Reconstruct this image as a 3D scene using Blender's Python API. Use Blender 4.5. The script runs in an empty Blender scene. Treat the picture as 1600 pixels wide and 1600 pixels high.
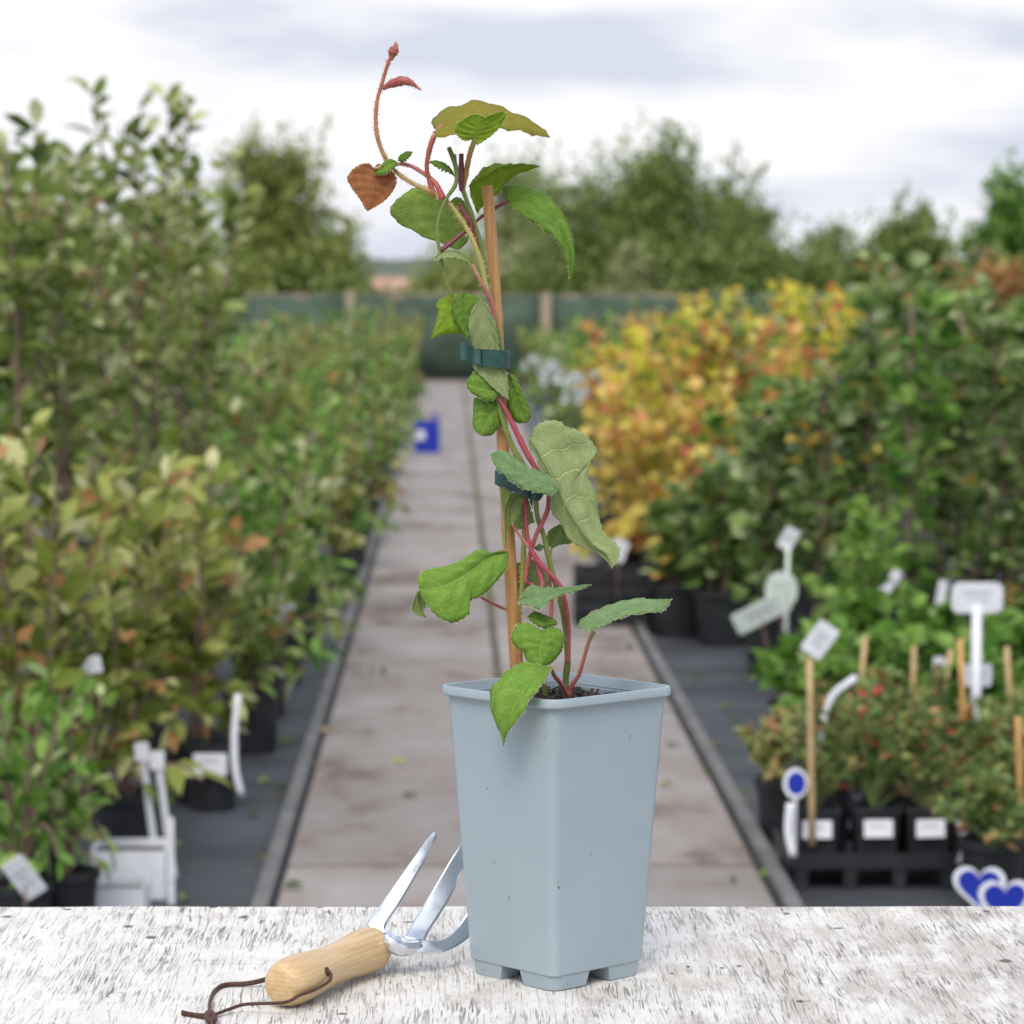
import bpy, bmesh, math, random
import numpy as np
from mathutils import Vector, Matrix, noise as mnoise

R = math.radians
sc = bpy.context.scene
col = sc.collection
rng = np.random.default_rng(11)
random.seed(5)

# ------------------------------------------------------------------ camera
F = 5000.0                     # focal length in photograph pixels (1600 wide)
CAM = Vector((0.0, 0.0, 1.41))
PITCH, YAW = math.atan(350 / F), math.atan(93 / F)
cd = bpy.data.cameras.new("camera")
cam = bpy.data.objects.new("camera", cd)
col.objects.link(cam)
cam.location = CAM
cam.rotation_euler = (math.pi / 2 - PITCH, 0, -YAW)
cd.sensor_width = 36.0
cd.lens = F / 1600 * 36.0
cd.clip_start, cd.clip_end = 0.1, 3000
cd.dof.use_dof = True
cd.dof.focus_distance = 2.42
cd.dof.aperture_fstop = 12.5
sc.camera = cam
ROT = cam.rotation_euler.to_matrix()

# ------------------------------------------------------------------ sky, sun, exposure
SUN_EL, SUN_AZ = 50.0, -12.0          # azimuth measured from +Y towards +X
w = bpy.data.worlds.new("World")
sc.world = w
w.use_nodes = True
nt = w.node_tree
nt.nodes.clear()
def N(t, kind, **kw):
    n = t.nodes.new(kind)
    for k, v in kw.items():
        setattr(n, k, v)
    return n
wo = N(nt, "ShaderNodeOutputWorld")
sky = N(nt, "ShaderNodeTexSky", sky_type="NISHITA", sun_disc=False)
sky.sun_elevation, sky.sun_rotation = R(SUN_EL), R(SUN_AZ)
tc = N(nt, "ShaderNodeTexCoord")
mp = N(nt, "ShaderNodeMapping")
mp.inputs["Scale"].default_value = (9.0, 9.0, 34.0)
mp.inputs["Location"].default_value = (3.3, 1.7, 0.6)
nz = N(nt, "ShaderNodeTexNoise")
nz.inputs["Scale"].default_value = 1.0
nz.inputs["Detail"].default_value = 6.0
nz.inputs["Roughness"].default_value = 0.5
mr = N(nt, "ShaderNodeValToRGB")
mr.color_ramp.elements[0].position = 0.37
mr.color_ramp.elements[0].color = (0.49, 0.515, 0.60, 1)
mr.color_ramp.elements[1].position = 0.57
mr.color_ramp.elements[1].color = (0.705, 0.705, 0.715, 1)
e = mr.color_ramp.elements.new(0.48)
e.color = (0.62, 0.63, 0.67, 1)
mp2 = N(nt, "ShaderNodeMapping")
mp2.inputs["Scale"].default_value = (2.2, 2.2, 3.0)
mp2.inputs["Location"].default_value = (0.4, 5.1, 2.2)
nz2 = N(nt, "ShaderNodeTexNoise")
nz2.inputs["Scale"].default_value = 1.0
nz2.inputs["Detail"].default_value = 5.0
cr = N(nt, "ShaderNodeValToRGB")              # gaps of open blue between the clouds
cr.color_ramp.elements[0].position = 0.50
cr.color_ramp.elements[0].color = (0.85, 0.85, 0.85, 1)
cr.color_ramp.elements[1].position = 0.64
cr.color_ramp.elements[1].color = (0, 0, 0, 1)
sk = N(nt, "ShaderNodeVectorMath", operation="SCALE")
sk.inputs["Scale"].default_value = 0.12
mx = N(nt, "ShaderNodeMix", data_type="RGBA")
bg = N(nt, "ShaderNodeBackground")
bg.inputs["Strength"].default_value = 1.0
L = nt.links.new
L(tc.outputs["Generated"], mp.inputs["Vector"]); L(mp.outputs[0], nz.inputs["Vector"]); L(nz.outputs["Fac"], mr.inputs["Fac"])
L(tc.outputs["Generated"], mp2.inputs["Vector"]); L(mp2.outputs[0], nz2.inputs["Vector"]); L(nz2.outputs["Fac"], cr.inputs["Fac"])
sz = N(nt, "ShaderNodeSeparateXYZ"); L(tc.outputs["Generated"], sz.inputs[0])
hi = N(nt, "ShaderNodeMapRange", interpolation_type="SMOOTHSTEP")     # cloud layers overlap towards the horizon, gaps open higher up
hi.inputs["From Min"].default_value, hi.inputs["From Max"].default_value = 0.10, 0.40
L(sz.outputs[2], hi.inputs["Value"])
gm = N(nt, "ShaderNodeMath", operation="MULTIPLY"); L(cr.outputs[0], gm.inputs[0]); L(hi.outputs[0], gm.inputs[1])
L(sky.outputs[0], sk.inputs[0]); L(gm.outputs[0], mx.inputs["Factor"])
ov = N(nt, "ShaderNodeMapRange")                                      # an overcast sky is brighter overhead than at the horizon
ov.inputs["From Min"].default_value, ov.inputs["From Max"].default_value = 0.10, 1.0
ov.inputs["To Min"].default_value, ov.inputs["To Max"].default_value = 1.0, 3.0
L(sz.outputs[2], ov.inputs["Value"])
cs = N(nt, "ShaderNodeVectorMath", operation="SCALE"); L(mr.outputs[0], cs.inputs[0]); L(ov.outputs[0], cs.inputs["Scale"])
L(cs.outputs[0], mx.inputs["A"]); L(sk.outputs[0], mx.inputs["B"])
L(mx.outputs["Result"], bg.inputs["Color"]); L(bg.outputs[0], wo.inputs["Surface"])

sd = bpy.data.lights.new("sun", "SUN")
sd.energy, sd.angle, sd.color = 1.4, R(28), (1.0, 0.95, 0.88)
sun = bpy.data.objects.new("sun", sd)
col.objects.link(sun)
sv = Vector((math.sin(R(SUN_AZ)) * math.cos(R(SUN_EL)), -abs(math.cos(R(SUN_AZ))) * math.cos(R(SUN_EL)), math.sin(R(SUN_EL))))
sun.rotation_euler = sv.to_track_quat("Z", "Y").to_euler()
sky.sun_rotation = math.atan2(sv.x, sv.y)
sc.view_settings.view_transform = "Standard"
sc.view_settings.look = "None"
sc.view_settings.exposure = 0.55
sc.view_settings.gamma = 1.0
sc.cycles.use_denoising = True
sc.cycles.max_bounces = 8
sc.cycles.transparent_max_bounces = 4

# ------------------------------------------------------------------ helpers
def at(px, py, Y):
    """point seen at a photograph pixel, at depth Y along the path"""
    d = ROT @ Vector(((px - 800) / F, -(py - 800) / F, -1.0))
    return CAM + d * (Y / d.y)
def atz(px, py, z):
    d = ROT @ Vector(((px - 800) / F, -(py - 800) / F, -1.0))
    return CAM + d * ((z - CAM.z) / d.z)
def xat(px, Y):
    return at(px, 450, Y).x
def zat(py, Y):
    return at(707, py, Y).z

def tag(o, label=None, cat=None, group=None, kind=None):
    if label: o["label"] = label
    if cat: o["category"] = cat
    if group: o["group"] = group
    if kind: o["kind"] = kind
    return o
def empty(name, loc=(0, 0, 0), rz=0.0):
    o = bpy.data.objects.new(name, None)
    o.empty_display_size = 0.05
    o.location = loc
    o.rotation_euler = (0, 0, rz)
    col.objects.link(o)
    return o
def link(name, me, mat=None, parent=None, loc=None):
    o = bpy.data.objects.new(name, me)
    if mat is not None and len(me.materials) == 0:
        for m in (mat if isinstance(mat, (list, tuple)) else [mat]):
            me.materials.append(m)
    col.objects.link(o)
    if parent is not None:
        o.parent = parent
    if loc is not None:
        o.location = loc
    return o
def mesh(name, v, f, smooth=False):
    me = bpy.data.meshes.new(name)
    me.from_pydata([tuple(p) for p in v], [], [tuple(q) for q in f])
    if smooth:
        me.polygons.foreach_set("use_smooth", [True] * len(me.polygons))
    me.update()
    return me
def bm_mesh(name, bm, smooth=False):
    me = bpy.data.meshes.new(name)
    bmesh.ops.recalc_face_normals(bm, faces=bm.faces)
    bm.to_mesh(me)
    bm.free()
    if smooth:
        me.polygons.foreach_set("use_smooth", [True] * len(me.polygons))
    return me
def cr_spline(P, n):
    """Catmull-Rom through P (any dimension), n samples evenly spread along the length"""
    P = np.asarray(P, float)
    if len(P) == 2:
        t = np.linspace(0, 1, n)[:, None]
        return P[0] * (1 - t) + P[1] * t
    Q = np.vstack([2 * P[0] - P[1], P, 2 * P[-1] - P[-2]])
    out = []
    for i in range(1, len(Q) - 2):
        t = np.linspace(0, 1, 14, endpoint=False)[:, None]
        a, b, c, d = Q[i - 1], Q[i], Q[i + 1], Q[i + 2]
        out.append(0.5 * (2 * b + (c - a) * t + (2 * a - 5 * b + 4 * c - d) * t * t + (3 * b - a - 3 * c + d) * t ** 3))
    out = np.vstack(out + [P[-1:]])
    s = np.r_[0, np.cumsum(np.linalg.norm(np.diff(out[:, :3], axis=0), axis=1))]
    u = np.linspace(0, s[-1], n)
    return np.stack([np.interp(u, s, out[:, k]) for k in range(out.shape[1])], 1)
def tube_data(P, rad, sides=8, caps=True, flat=None):
    """tube along points P with radii; returns verts, faces"""
    P = np.asarray(P, float); n = len(P)
    rad = np.broadcast_to(np.asarray(rad, float), (n,))
    T = np.gradient(P, axis=0)
    T /= np.linalg.norm(T, axis=1)[:, None] + 1e-12
    ref = np.array([0.0, 1.0, 0.0]) if abs(T[0][1]) < 0.9 else np.array([1.0, 0, 0])
    V = []; Fc = []
    u = np.cross(T[0], ref); u /= np.linalg.norm(u)
    for i in range(n):
        u = u - T[i] * u.dot(T[i]); u /= np.linalg.norm(u) + 1e-12
        v = np.cross(T[i], u)
        for k in range(sides):
            a = 2 * math.pi * k / sides
            ca, sa = math.cos(a), math.sin(a)
            if flat: sa *= flat
            V.append(P[i] + rad[i] * (ca * u + sa * v))
    for i in range(n - 1):
        for k in range(sides):
            k2 = (k + 1) % sides
            Fc.append((i * sides + k, i * sides + k2, (i + 1) * sides + k2, (i + 1) * sides + k))
    if caps:
        Fc.append(tuple(range(sides))[::-1]); Fc.append(tuple((n - 1) * sides + k for k in range(sides)))
    return V, Fc
def merge(parts):
    V, Fc = [], []
    for v, f in parts:
        o = len(V)
        V += [tuple(p) for p in v]
        Fc += [tuple(i + o for i in q) for q in f]
    return V, Fc
def box_data(x0, x1, y0, y1, z0, z1):
    v = [(x, y, z) for z in (z0, z1) for y in (y0, y1) for x in (x0, x1)]
    return v, [(0, 2, 3, 1), (4, 5, 7, 6), (0, 1, 5, 4), (2, 6, 7, 3), (0, 4, 6, 2), (1, 3, 7, 5)]

# ------------------------------------------------------------------ materials
def mat_new(name):
    m = bpy.data.materials.new(name)
    m.use_nodes = True
    t = m.node_tree
    b = t.nodes["Principled BSDF"]
    return m, t, b
def plain(name, c, rough=0.6, metal=0.0, spec=0.4, vary=0.0, scale=30.0, bump=0.0, bscale=200.0):
    m, t, b = mat_new(name)
    b.inputs["Base Color"].default_value = (*c, 1)
    b.inputs["Roughness"].default_value = rough
    b.inputs["Metallic"].default_value = metal
    b.inputs["Specular IOR Level"].default_value = spec
    if vary or bump:
        tc = N(t, "ShaderNodeTexCoord")
    if vary:
        n = N(t, "ShaderNodeTexNoise"); n.inputs["Scale"].default_value = scale; n.inputs["Detail"].default_value = 5
        r = N(t, "ShaderNodeValToRGB")
        r.color_ramp.elements[0].position, r.color_ramp.elements[1].position = 0.3, 0.7
        r.color_ramp.elements[0].color = tuple(x * (1 - vary) for x in c) + (1,)
        r.color_ramp.elements[1].color = tuple(min(1, x * (1 + vary)) for x in c) + (1,)
        t.links.new(tc.outputs["Object"], n.inputs["Vector"]); t.links.new(n.outputs["Fac"], r.inputs["Fac"])
        t.links.new(r.outputs[0], b.inputs["Base Color"])
    if bump:
        n = N(t, "ShaderNodeTexNoise"); n.inputs["Scale"].default_value = bscale; n.inputs["Detail"].default_value = 4
        bp = N(t, "ShaderNodeBump"); bp.inputs["Strength"].default_value = bump; bp.inputs["Distance"].default_value = 0.002
        t.links.new(tc.outputs["Object"], n.inputs["Vector"]); t.links.new(n.outputs["Fac"], bp.inputs["Height"])
        t.links.new(bp.outputs[0], b.inputs["Normal"])
    return m
def leafy(name, ramp, rough=0.5, trans=0.35):
    """foliage seen out of focus: colour of each leaf from its own stored random value"""
    m, t, b = mat_new(name)
    a = N(t, "ShaderNodeAttribute", attribute_name="tint")
    r = N(t, "ShaderNodeValToRGB")
    r.color_ramp.interpolation = "LINEAR"
    els = r.color_ramp.elements
    while len(els) < len(ramp): els.new(0.5)
    for el, (p, c) in zip(els, ramp):
        el.position = p; el.color = (*c, 1)
    tr = N(t, "ShaderNodeBsdfTranslucent")
    mxs = N(t, "ShaderNodeMixShader"); mxs.inputs[0].default_value = trans
    t.links.new(a.outputs["Fac"], r.inputs["Fac"])
    t.links.new(r.outputs[0], b.inputs["Base Color"]); t.links.new(r.outputs[0], tr.inputs["Color"])
    b.inputs["Roughness"].default_value = rough
    b.inputs["Specular IOR Level"].default_value = 0.22
    t.links.new(b.outputs[0], mxs.inputs[1]); t.links.new(tr.outputs[0], mxs.inputs[2])
    t.links.new(mxs.outputs[0], t.nodes["Material Output"].inputs["Surface"])
    return m
def vine_leaf_mat(name, c, c2, vein, trans=0.3, veinw=0.5, rough=0.55):
    """close-up leaf: midrib, side veins and net veins from the leaf's own UVs (u across -1..1 as 0..1, v base to tip)"""
    m, t, b = mat_new(name)
    l = t.links.new
    uv = N(t, "ShaderNodeUVMap", uv_map="leaf")
    sep = N(t, "ShaderNodeSeparateXYZ"); l(uv.outputs[0], sep.inputs[0])
    def M(op, a, b_=None, c_=None):
        n = N(t, "ShaderNodeMath", operation=op)
        for i, x in enumerate((a, b_, c_)):
            if x is None: continue
            if isinstance(x, (int, float)): n.inputs[i].default_value = x
            else: l(x, n.inputs[i])
        return n.outputs[0]
    nz = N(t, "ShaderNodeTexNoise"); nz.inputs["Scale"].default_value = 5.0; nz.inputs["Detail"].default_value = 2
    l(uv.outputs[0], nz.inputs["Vector"])
    wob = M("MULTIPLY", M("SUBTRACT", nz.outputs["Fac"], 0.5), 0.10)
    ax = M("ABSOLUTE", M("SUBTRACT", sep.outputs[0], 0.5))
    ax2 = M("MULTIPLY", ax, 2.0)
    mid = M("SUBTRACT", 1.0, M("SMOOTH_MIN", M("DIVIDE", ax2, 0.035), 1.0, 0.1))
    # side veins sweep forward from the midrib
    ph = M("SUBTRACT", M("ADD", sep.outputs[1], wob), M("MULTIPLY", M("POWER", ax2, 1.25), 0.20))
    fr = M("ABSOLUTE", M("SUBTRACT", M("FRACT", M("MULTIPLY", ph, 6.5)), 0.5))
    sv_ = M("SUBTRACT", 1.0, M("MINIMUM", M("DIVIDE", M("SUBTRACT", 0.5, fr), 0.055), 1.0))
    fade = M("SUBTRACT", 1.0, M("MULTIPLY", ax2, 0.7))
    side = M("MULTIPLY", sv_, fade)
    vor = N(t, "ShaderNodeTexVoronoi", feature="DISTANCE_TO_EDGE"); vor.inputs["Scale"].default_value = 22.0
    l(uv.outputs[0], vor.inputs["Vector"])
    net = M("SUBTRACT", 1.0, M("MINIMUM", M("DIVIDE", vor.outputs["Distance"], 0.10), 1.0))
    v1 = M("MINIMUM", M("ADD", M("MAXIMUM", M("MAXIMUM", mid, 0.0), M("MULTIPLY", side, 0.75)), M("MULTIPLY", net, 0.26)), 1.0)
    big = N(t, "ShaderNodeTexNoise"); big.inputs["Scale"].default_value = 5.5; big.inputs["Detail"].default_value = 8
    big.inputs["Roughness"].default_value = 0.65
    l(uv.outputs[0], big.inputs["Vector"])
    cr_ = N(t, "ShaderNodeValToRGB")
    cr_.color_ramp.elements[0].position, cr_.color_ramp.elements[1].position = 0.32, 0.68
    cr_.color_ramp.elements[0].color, cr_.color_ramp.elements[1].color = (*[x * .82 for x in c], 1), (*c2, 1)
    # the flesh between the net veins swells: a little paler in the middle of each cell
    l(M("ADD", M("MULTIPLY", big.outputs["Fac"], 0.72), M("MULTIPLY", M("MINIMUM", vor.outputs["Distance"], 0.35), 0.55)), cr_.inputs["Fac"])
    mx_ = N(t, "ShaderNodeMix", data_type="RGBA")
    l(M("MULTIPLY", v1, veinw), mx_.inputs["Factor"]); l(cr_.outputs[0], mx_.inputs["A"])
    mx_.inputs["B"].default_value = (*vein, 1)
    bl = N(t, "ShaderNodeTexNoise"); bl.inputs["Scale"].default_value = 7.0; bl.inputs["Detail"].default_value = 5; bl.inputs["Roughness"].default_value = .7
    oi = N(t, "ShaderNodeObjectInfo"); vo_ = N(t, "ShaderNodeVectorMath", operation="ADD"); l(uv.outputs[0], vo_.inputs[0])
    cx = N(t, "ShaderNodeCombineXYZ"); l(M("MULTIPLY", oi.outputs["Random"], 40.0), cx.inputs[0]); l(cx.outputs[0], vo_.inputs[1]); l(vo_.outputs[0], bl.inputs["Vector"])
    bf = M("MULTIPLY", M("MINIMUM", M("MAXIMUM", M("MULTIPLY", M("SUBTRACT", M("ADD", bl.outputs["Fac"], M("MULTIPLY", M("POWER", ax2, 6.0), 0.10)), 0.685), 16.0), 0.0), 1.0), 0.7)
    mb_ = N(t, "ShaderNodeMix", data_type="RGBA"); l(bf, mb_.inputs["Factor"]); l(mx_.outputs["Result"], mb_.inputs["A"]); mb_.inputs["B"].default_value = (.26, .15, .06, 1)
    mx_ = mb_
    l(mx_.outputs["Result"], b.inputs["Base Color"])
    b.inputs["Roughness"].default_value = rough
    b.inputs["Specular IOR Level"].default_value = 0.18
    bp = N(t, "ShaderNodeBump"); bp.inputs["Strength"].default_value = 0.6; bp.inputs["Distance"].default_value = 0.0015
    l(M("ADD", M("MULTIPLY", v1, -0.9), M("MULTIPLY", big.outputs["Fac"], 1.3)), bp.inputs["Height"])
    l(bp.outputs[0], b.inputs["Normal"])
    tr = N(t, "ShaderNodeBsdfTranslucent"); l(mx_.outputs["Result"], tr.inputs["Color"])
    ms = N(t, "ShaderNodeMixShader"); ms.inputs[0].default_value = trans
    l(b.outputs[0], ms.inputs[1]); l(tr.outputs[0], ms.inputs[2]); l(ms.outputs[0], t.nodes["Material Output"].inputs["Surface"])
    return m

def bench_mat():
    m, t, b = mat_new("weathered_white_paint")
    l = t.links.new
    tc = N(t, "ShaderNodeTexCoord")
    def noise(scale, vec=None, detail=4, rough=0.5, dim=None):
        n = N(t, "ShaderNodeTexNoise"); n.inputs["Scale"].default_value = scale; n.inputs["Detail"].default_value = detail
        n.inputs["Roughness"].default_value = rough
        l(vec if vec is not None else tc.outputs["Object"], n.inputs["Vector"]); return n
    def M(op, a, b_=None, clamp=False):
        n = N(t, "ShaderNodeMath", operation=op); n.use_clamp = clamp
        for i, x in enumerate((a, b_)):
            if x is None: continue
            if isinstance(x, (int, float)): n.inputs[i].default_value = x
            else: l(x, n.inputs[i])
        return n.outputs[0]
    def ramp(fac, p0, p1, c0=(0, 0, 0), c1=(1, 1, 1)):
        r = N(t, "ShaderNodeValToRGB")
        r.color_ramp.elements[0].position, r.color_ramp.elements[1].position = p0, p1
        r.color_ramp.elements[0].color, r.color_ramp.elements[1].color = (*c0, 1), (*c1, 1)
        l(fac, r.inputs["Fac"]); return r.outputs[0]
    # the grain runs away from the camera: cracks are long in Y, a millimetre wide in X, wandering a little
    wn = noise(9.0, detail=3)
    wv = N(t, "ShaderNodeVectorMath", operation="SCALE"); wv.inputs["Scale"].default_value = 0.007
    l(wn.outputs["Color"], wv.inputs[0])
    wn2 = noise(70.0, detail=2)
    wv2 = N(t, "ShaderNodeVectorMath", operation="SCALE"); wv2.inputs["Scale"].default_value = 0.0006
    l(wn2.outputs["Color"], wv2.inputs[0])
    ad = N(t, "ShaderNodeVectorMath", operation="ADD"); l(tc.outputs["Object"], ad.inputs[0]); l(wv.outputs[0], ad.inputs[1])
    ad2 = N(t, "ShaderNodeVectorMath", operation="ADD"); l(ad.outputs[0], ad2.inputs[0]); l(wv2.outputs[0], ad2.inputs[1])
    def strokes(sx_, sy_, off, lo, hi_, det=2):
        mp = N(t, "ShaderNodeMapping"); mp.inputs["Scale"].default_value = (sx_, sy_, 1); mp.inputs["Location"].default_value = (off, off * 1.7, 0)
        l(ad2.outputs[0], mp.inputs["Vector"])
        return ramp(noise(1.0, mp.outputs[0], detail=det, rough=0.55).outputs["Fac"], lo, hi_)
    dens = ramp(noise(11.0, detail=5, rough=0.6).outputs["Fac"], 0.38, 0.62)
    dens2 = ramp(noise(38.0, detail=4, rough=0.65).outputs["Fac"], 0.40, 0.58)
    def lines(sx_, sy_, off, w_, det=2):
        """thin wandering cracks: the mid contour of a noise drawn out along the grain"""
        mp = N(t, "ShaderNodeMapping"); mp.inputs["Scale"].default_value = (sx_, sy_, 1); mp.inputs["Location"].default_value = (off, off * 1.7, 0)
        l(ad2.outputs[0], mp.inputs["Vector"])
        n_ = noise(1.0, mp.outputs[0], detail=det, rough=0.5).outputs["Fac"]
        return M("SUBTRACT", 1.0, M("DIVIDE", M("ABSOLUTE", M("SUBTRACT", n_, 0.5)), w_), True)
    brk = strokes(160, 26, 21.0, 0.47, 0.53, 3)
    brk2 = strokes(90, 14, 33.0, 0.50, 0.56, 3)
    k1 = M("MULTIPLY", lines(150, 5.0, 3.0, 0.030), M("MULTIPLY", brk, M("ADD", M("MULTIPLY", dens, 0.7), 0.3)))
    k2 = M("MULTIPLY", lines(300, 9.0, 7.0, 0.050), M("MULTIPLY", M("MULTIPLY", brk2, dens), 0.8))
    k3 = M("MULTIPLY", strokes(620, 18, 9.0, 0.63, 0.68, 3), M("ADD", M("MULTIPLY", dens2, 0.6), 0.15))
    k4 = M("MULTIPLY", strokes(160, 210, 14.0, 0.66, 0.70, 3), M("MULTIPLY", dens, 0.7))      # short cross checks
    faint = M("MULTIPLY", strokes(520, 26, 5.0, 0.55, 0.66, 4), M("ADD", M("MULTIPLY", dens, 0.20), 0.03))
    dark = M("MAXIMUM", M("MAXIMUM", k1, k2), M("MAXIMUM", M("MAXIMUM", k3, k4), faint))
    # worn patches, more of them towards +X
    sx = N(t, "ShaderNodeSeparateXYZ"); l(tc.outputs["Object"], sx.inputs[0])
    side = M("MULTIPLY", M("ADD", sx.outputs[0], 0.02), 0.30)
    mpw = N(t, "ShaderNodeMapping"); mpw.inputs["Scale"].default_value = (26, 7, 1); l(ad.outputs[0], mpw.inputs["Vector"])
    wornf = M("ADD", noise(1.0, mpw.outputs[0], detail=8, rough=0.72).outputs["Fac"], side)
    worn = ramp(wornf, 0.53, 0.66)
    mpg = N(t, "ShaderNodeMapping"); mpg.inputs["Scale"].default_value = (300, 16, 1); l(ad2.outputs[0], mpg.inputs["Vector"])
    grain = noise(1.0, mpg.outputs[0], detail=6, rough=0.7)
    wood = ramp(grain.outputs["Fac"], 0.35, 0.65, (0.20, 0.165, 0.135), (0.56, 0.50, 0.44))
    paint = ramp(noise(20.0, detail=6, rough=0.7).outputs["Fac"], 0.3, 0.7, (0.60, 0.565, 0.505), (0.735, 0.705, 0.655))
    def mix(f, a, b_):
        n = N(t, "ShaderNodeMix", data_type="RGBA")
        l(f, n.inputs["Factor"])
        for k, x in (("A", a), ("B", b_)):
            if isinstance(x, tuple): n.inputs[k].default_value = (*x, 1)
            else: l(x, n.inputs[k])
        return n.outputs["Result"]
    c = mix(M("MULTIPLY", worn, M("ADD", M("MULTIPLY", grain.outputs["Fac"], 0.9), 0.15)), paint, wood)
    c = mix(M("MULTIPLY", dark, 0.96), c, (0.10, 0.085, 0.07))
    # lichen / rust bloom along the back edge, right
    lic = ramp(noise(34.0, detail=6, rough=0.75).outputs["Fac"], 0.57, 0.68)
    zone = M("MULTIPLY", M("SUBTRACT", 1.0, M("DIVIDE", M("ABSOLUTE", M("SUBTRACT", sx.outputs[0], 0.38)), 0.13), True),
             M("SUBTRACT", 1.0, M("DIVIDE", M("ABSOLUTE", M("SUBTRACT", sx.outputs[1], BENCH_BACK - 0.035)), 0.05), True))
    c = mix(M("MULTIPLY", M("MULTIPLY", lic, zone), 0.9), c, (0.55, 0.36, 0.14))
    # knots and old nail holes
    hole = None
    for (px, py, rx, ry) in SPOTS:
        p = atz(px, py, BENCH_Z)
        dx = M("DIVIDE", M("SUBTRACT", sx.outputs[0], p.x), rx); dy = M("DIVIDE", M("SUBTRACT", sx.outputs[1], p.y), ry)
        q = M("ADD", M("MULTIPLY", dx, dx), M("MULTIPLY", dy, dy))
        q = M("ADD", q, M("MULTIPLY", M("SUBTRACT", wn2.outputs["Fac"], 0.5), 2.2))
        k = M("SUBTRACT", 1.25, q, True)
        hole = k if hole is None else M("MAXIMUM", hole, k)
    c = mix(M("MULTIPLY", hole, 0.9), c, (0.085, 0.07, 0.055))
    # faint knots: ring figure
    for (px, py, rx, ry) in KNOTS:
        p = atz(px, py, BENCH_Z)
        dx = M("DIVIDE", M("SUBTRACT", sx.outputs[0], p.x), rx); dy = M("DIVIDE", M("SUBTRACT", sx.outputs[1], p.y), ry)
        q = M("SQRT", M("ADD", M("MULTIPLY", dx, dx), M("MULTIPLY", dy, dy)))
        q2 = M("ADD", q, M("ADD", M("MULTIPLY", wn2.outputs["Fac"], 1.1), M("MULTIPLY", wn.outputs["Fac"], 1.5)))
        ring = M("GREATER_THAN", M("SINE", M("MULTIPLY", q2, 15.0)), 0.72)
        k = M("MULTIPLY", M("MULTIPLY", ring, M("SUBTRACT", 1.0, q, True)), M("MULTIPLY", dens2, 0.6))
        c = mix(k, c, (0.20, 0.18, 0.16))
    # saw lines across
    for (py, x0, x1) in ((1474, 150, 330), (1516.5, 90, 240), (1507, 230, 420)):
        p = atz(300, py, BENCH_Z)
        k = M("SUBTRACT", 1.0, M("DIVIDE", M("ABSOLUTE", M("SUBTRACT", M("ADD", sx.outputs[1], M("MULTIPLY", wn2.outputs["Fac"], 0.003)), p.y + 0.0015)), 0.0011), True)
        a0, a1 = atz(x0, py, BENCH_Z).x, atz(x1, py, BENCH_Z).x
        k = M("MULTIPLY", k, M("MULTIPLY", M("GREATER_THAN", sx.outputs[0], a0), M("LESS_THAN", sx.outputs[0], a1)))
        c = mix(M("MULTIPLY", k, M("ADD", M("MULTIPLY", dens2, 0.7), 0.1)), c, (0.2, 0.18, 0.16))
    l(c, b.inputs["Base Color"])
    b.inputs["Roughness"].default_value = 0.75
    b.inputs["Specular IOR Level"].default_value = 0.25
    bp = N(t, "ShaderNodeBump"); bp.inputs["Strength"].default_value = 0.7; bp.inputs["Distance"].default_value = 0.0015
    hgt = M("SUBTRACT", M("MULTIPLY", grain.outputs["Fac"], 0.25), M("ADD", M("ADD", dark, M("MULTIPLY", worn, 0.4)), hole))
    l(hgt, bp.inputs["Height"]); l(bp.outputs[0], b.inputs["Normal"])
    return m

# ------------------------------------------------------------------ measured layout of the foreground
D = 2.44                                         # depth of the middle of the pot
BENCH_Z = zat(1522, D)
BENCH_BACK = atz(800, 1415.5, BENCH_Z).y
RIM_Z = zat(1071.5, D)
SPOTS = [(237, 1464, .0050, .0075), (200, 1448, .0048, .0065), (381, 1433, .0050, .0075), (333, 1417.5, .0040, .005), (105, 1421, .0040, .004),
         (10, 1432, .0060, .006), (1229, 1427, .0026, .005), (1154, 1509, .0020, .005), (1128, 1512, .0014, .004), (1525, 1460, .0008, .002),
         (1572, 1502, .0050, .007), (640, 1440, .0060, .003), (1075, 1510, .0012, .004), (1050, 1521, .0014, .004), (535, 1583, .0040, .004),
         (1250, 1564, .0030, .004), (960, 1487, .002, .003), (1540, 1424, .004, .003), (500, 1417, .004, .004), (1310, 1450, .005, .003)]
KNOTS = [(98, 1465, .018, .025), (68, 1527, .020, .022), (318, 1520, .018, .022), (640, 1530, .030, .035), (1440, 1520, .035, .05), (1560, 1530, .03, .05), (1190, 1530, .03, .03)]

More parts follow.
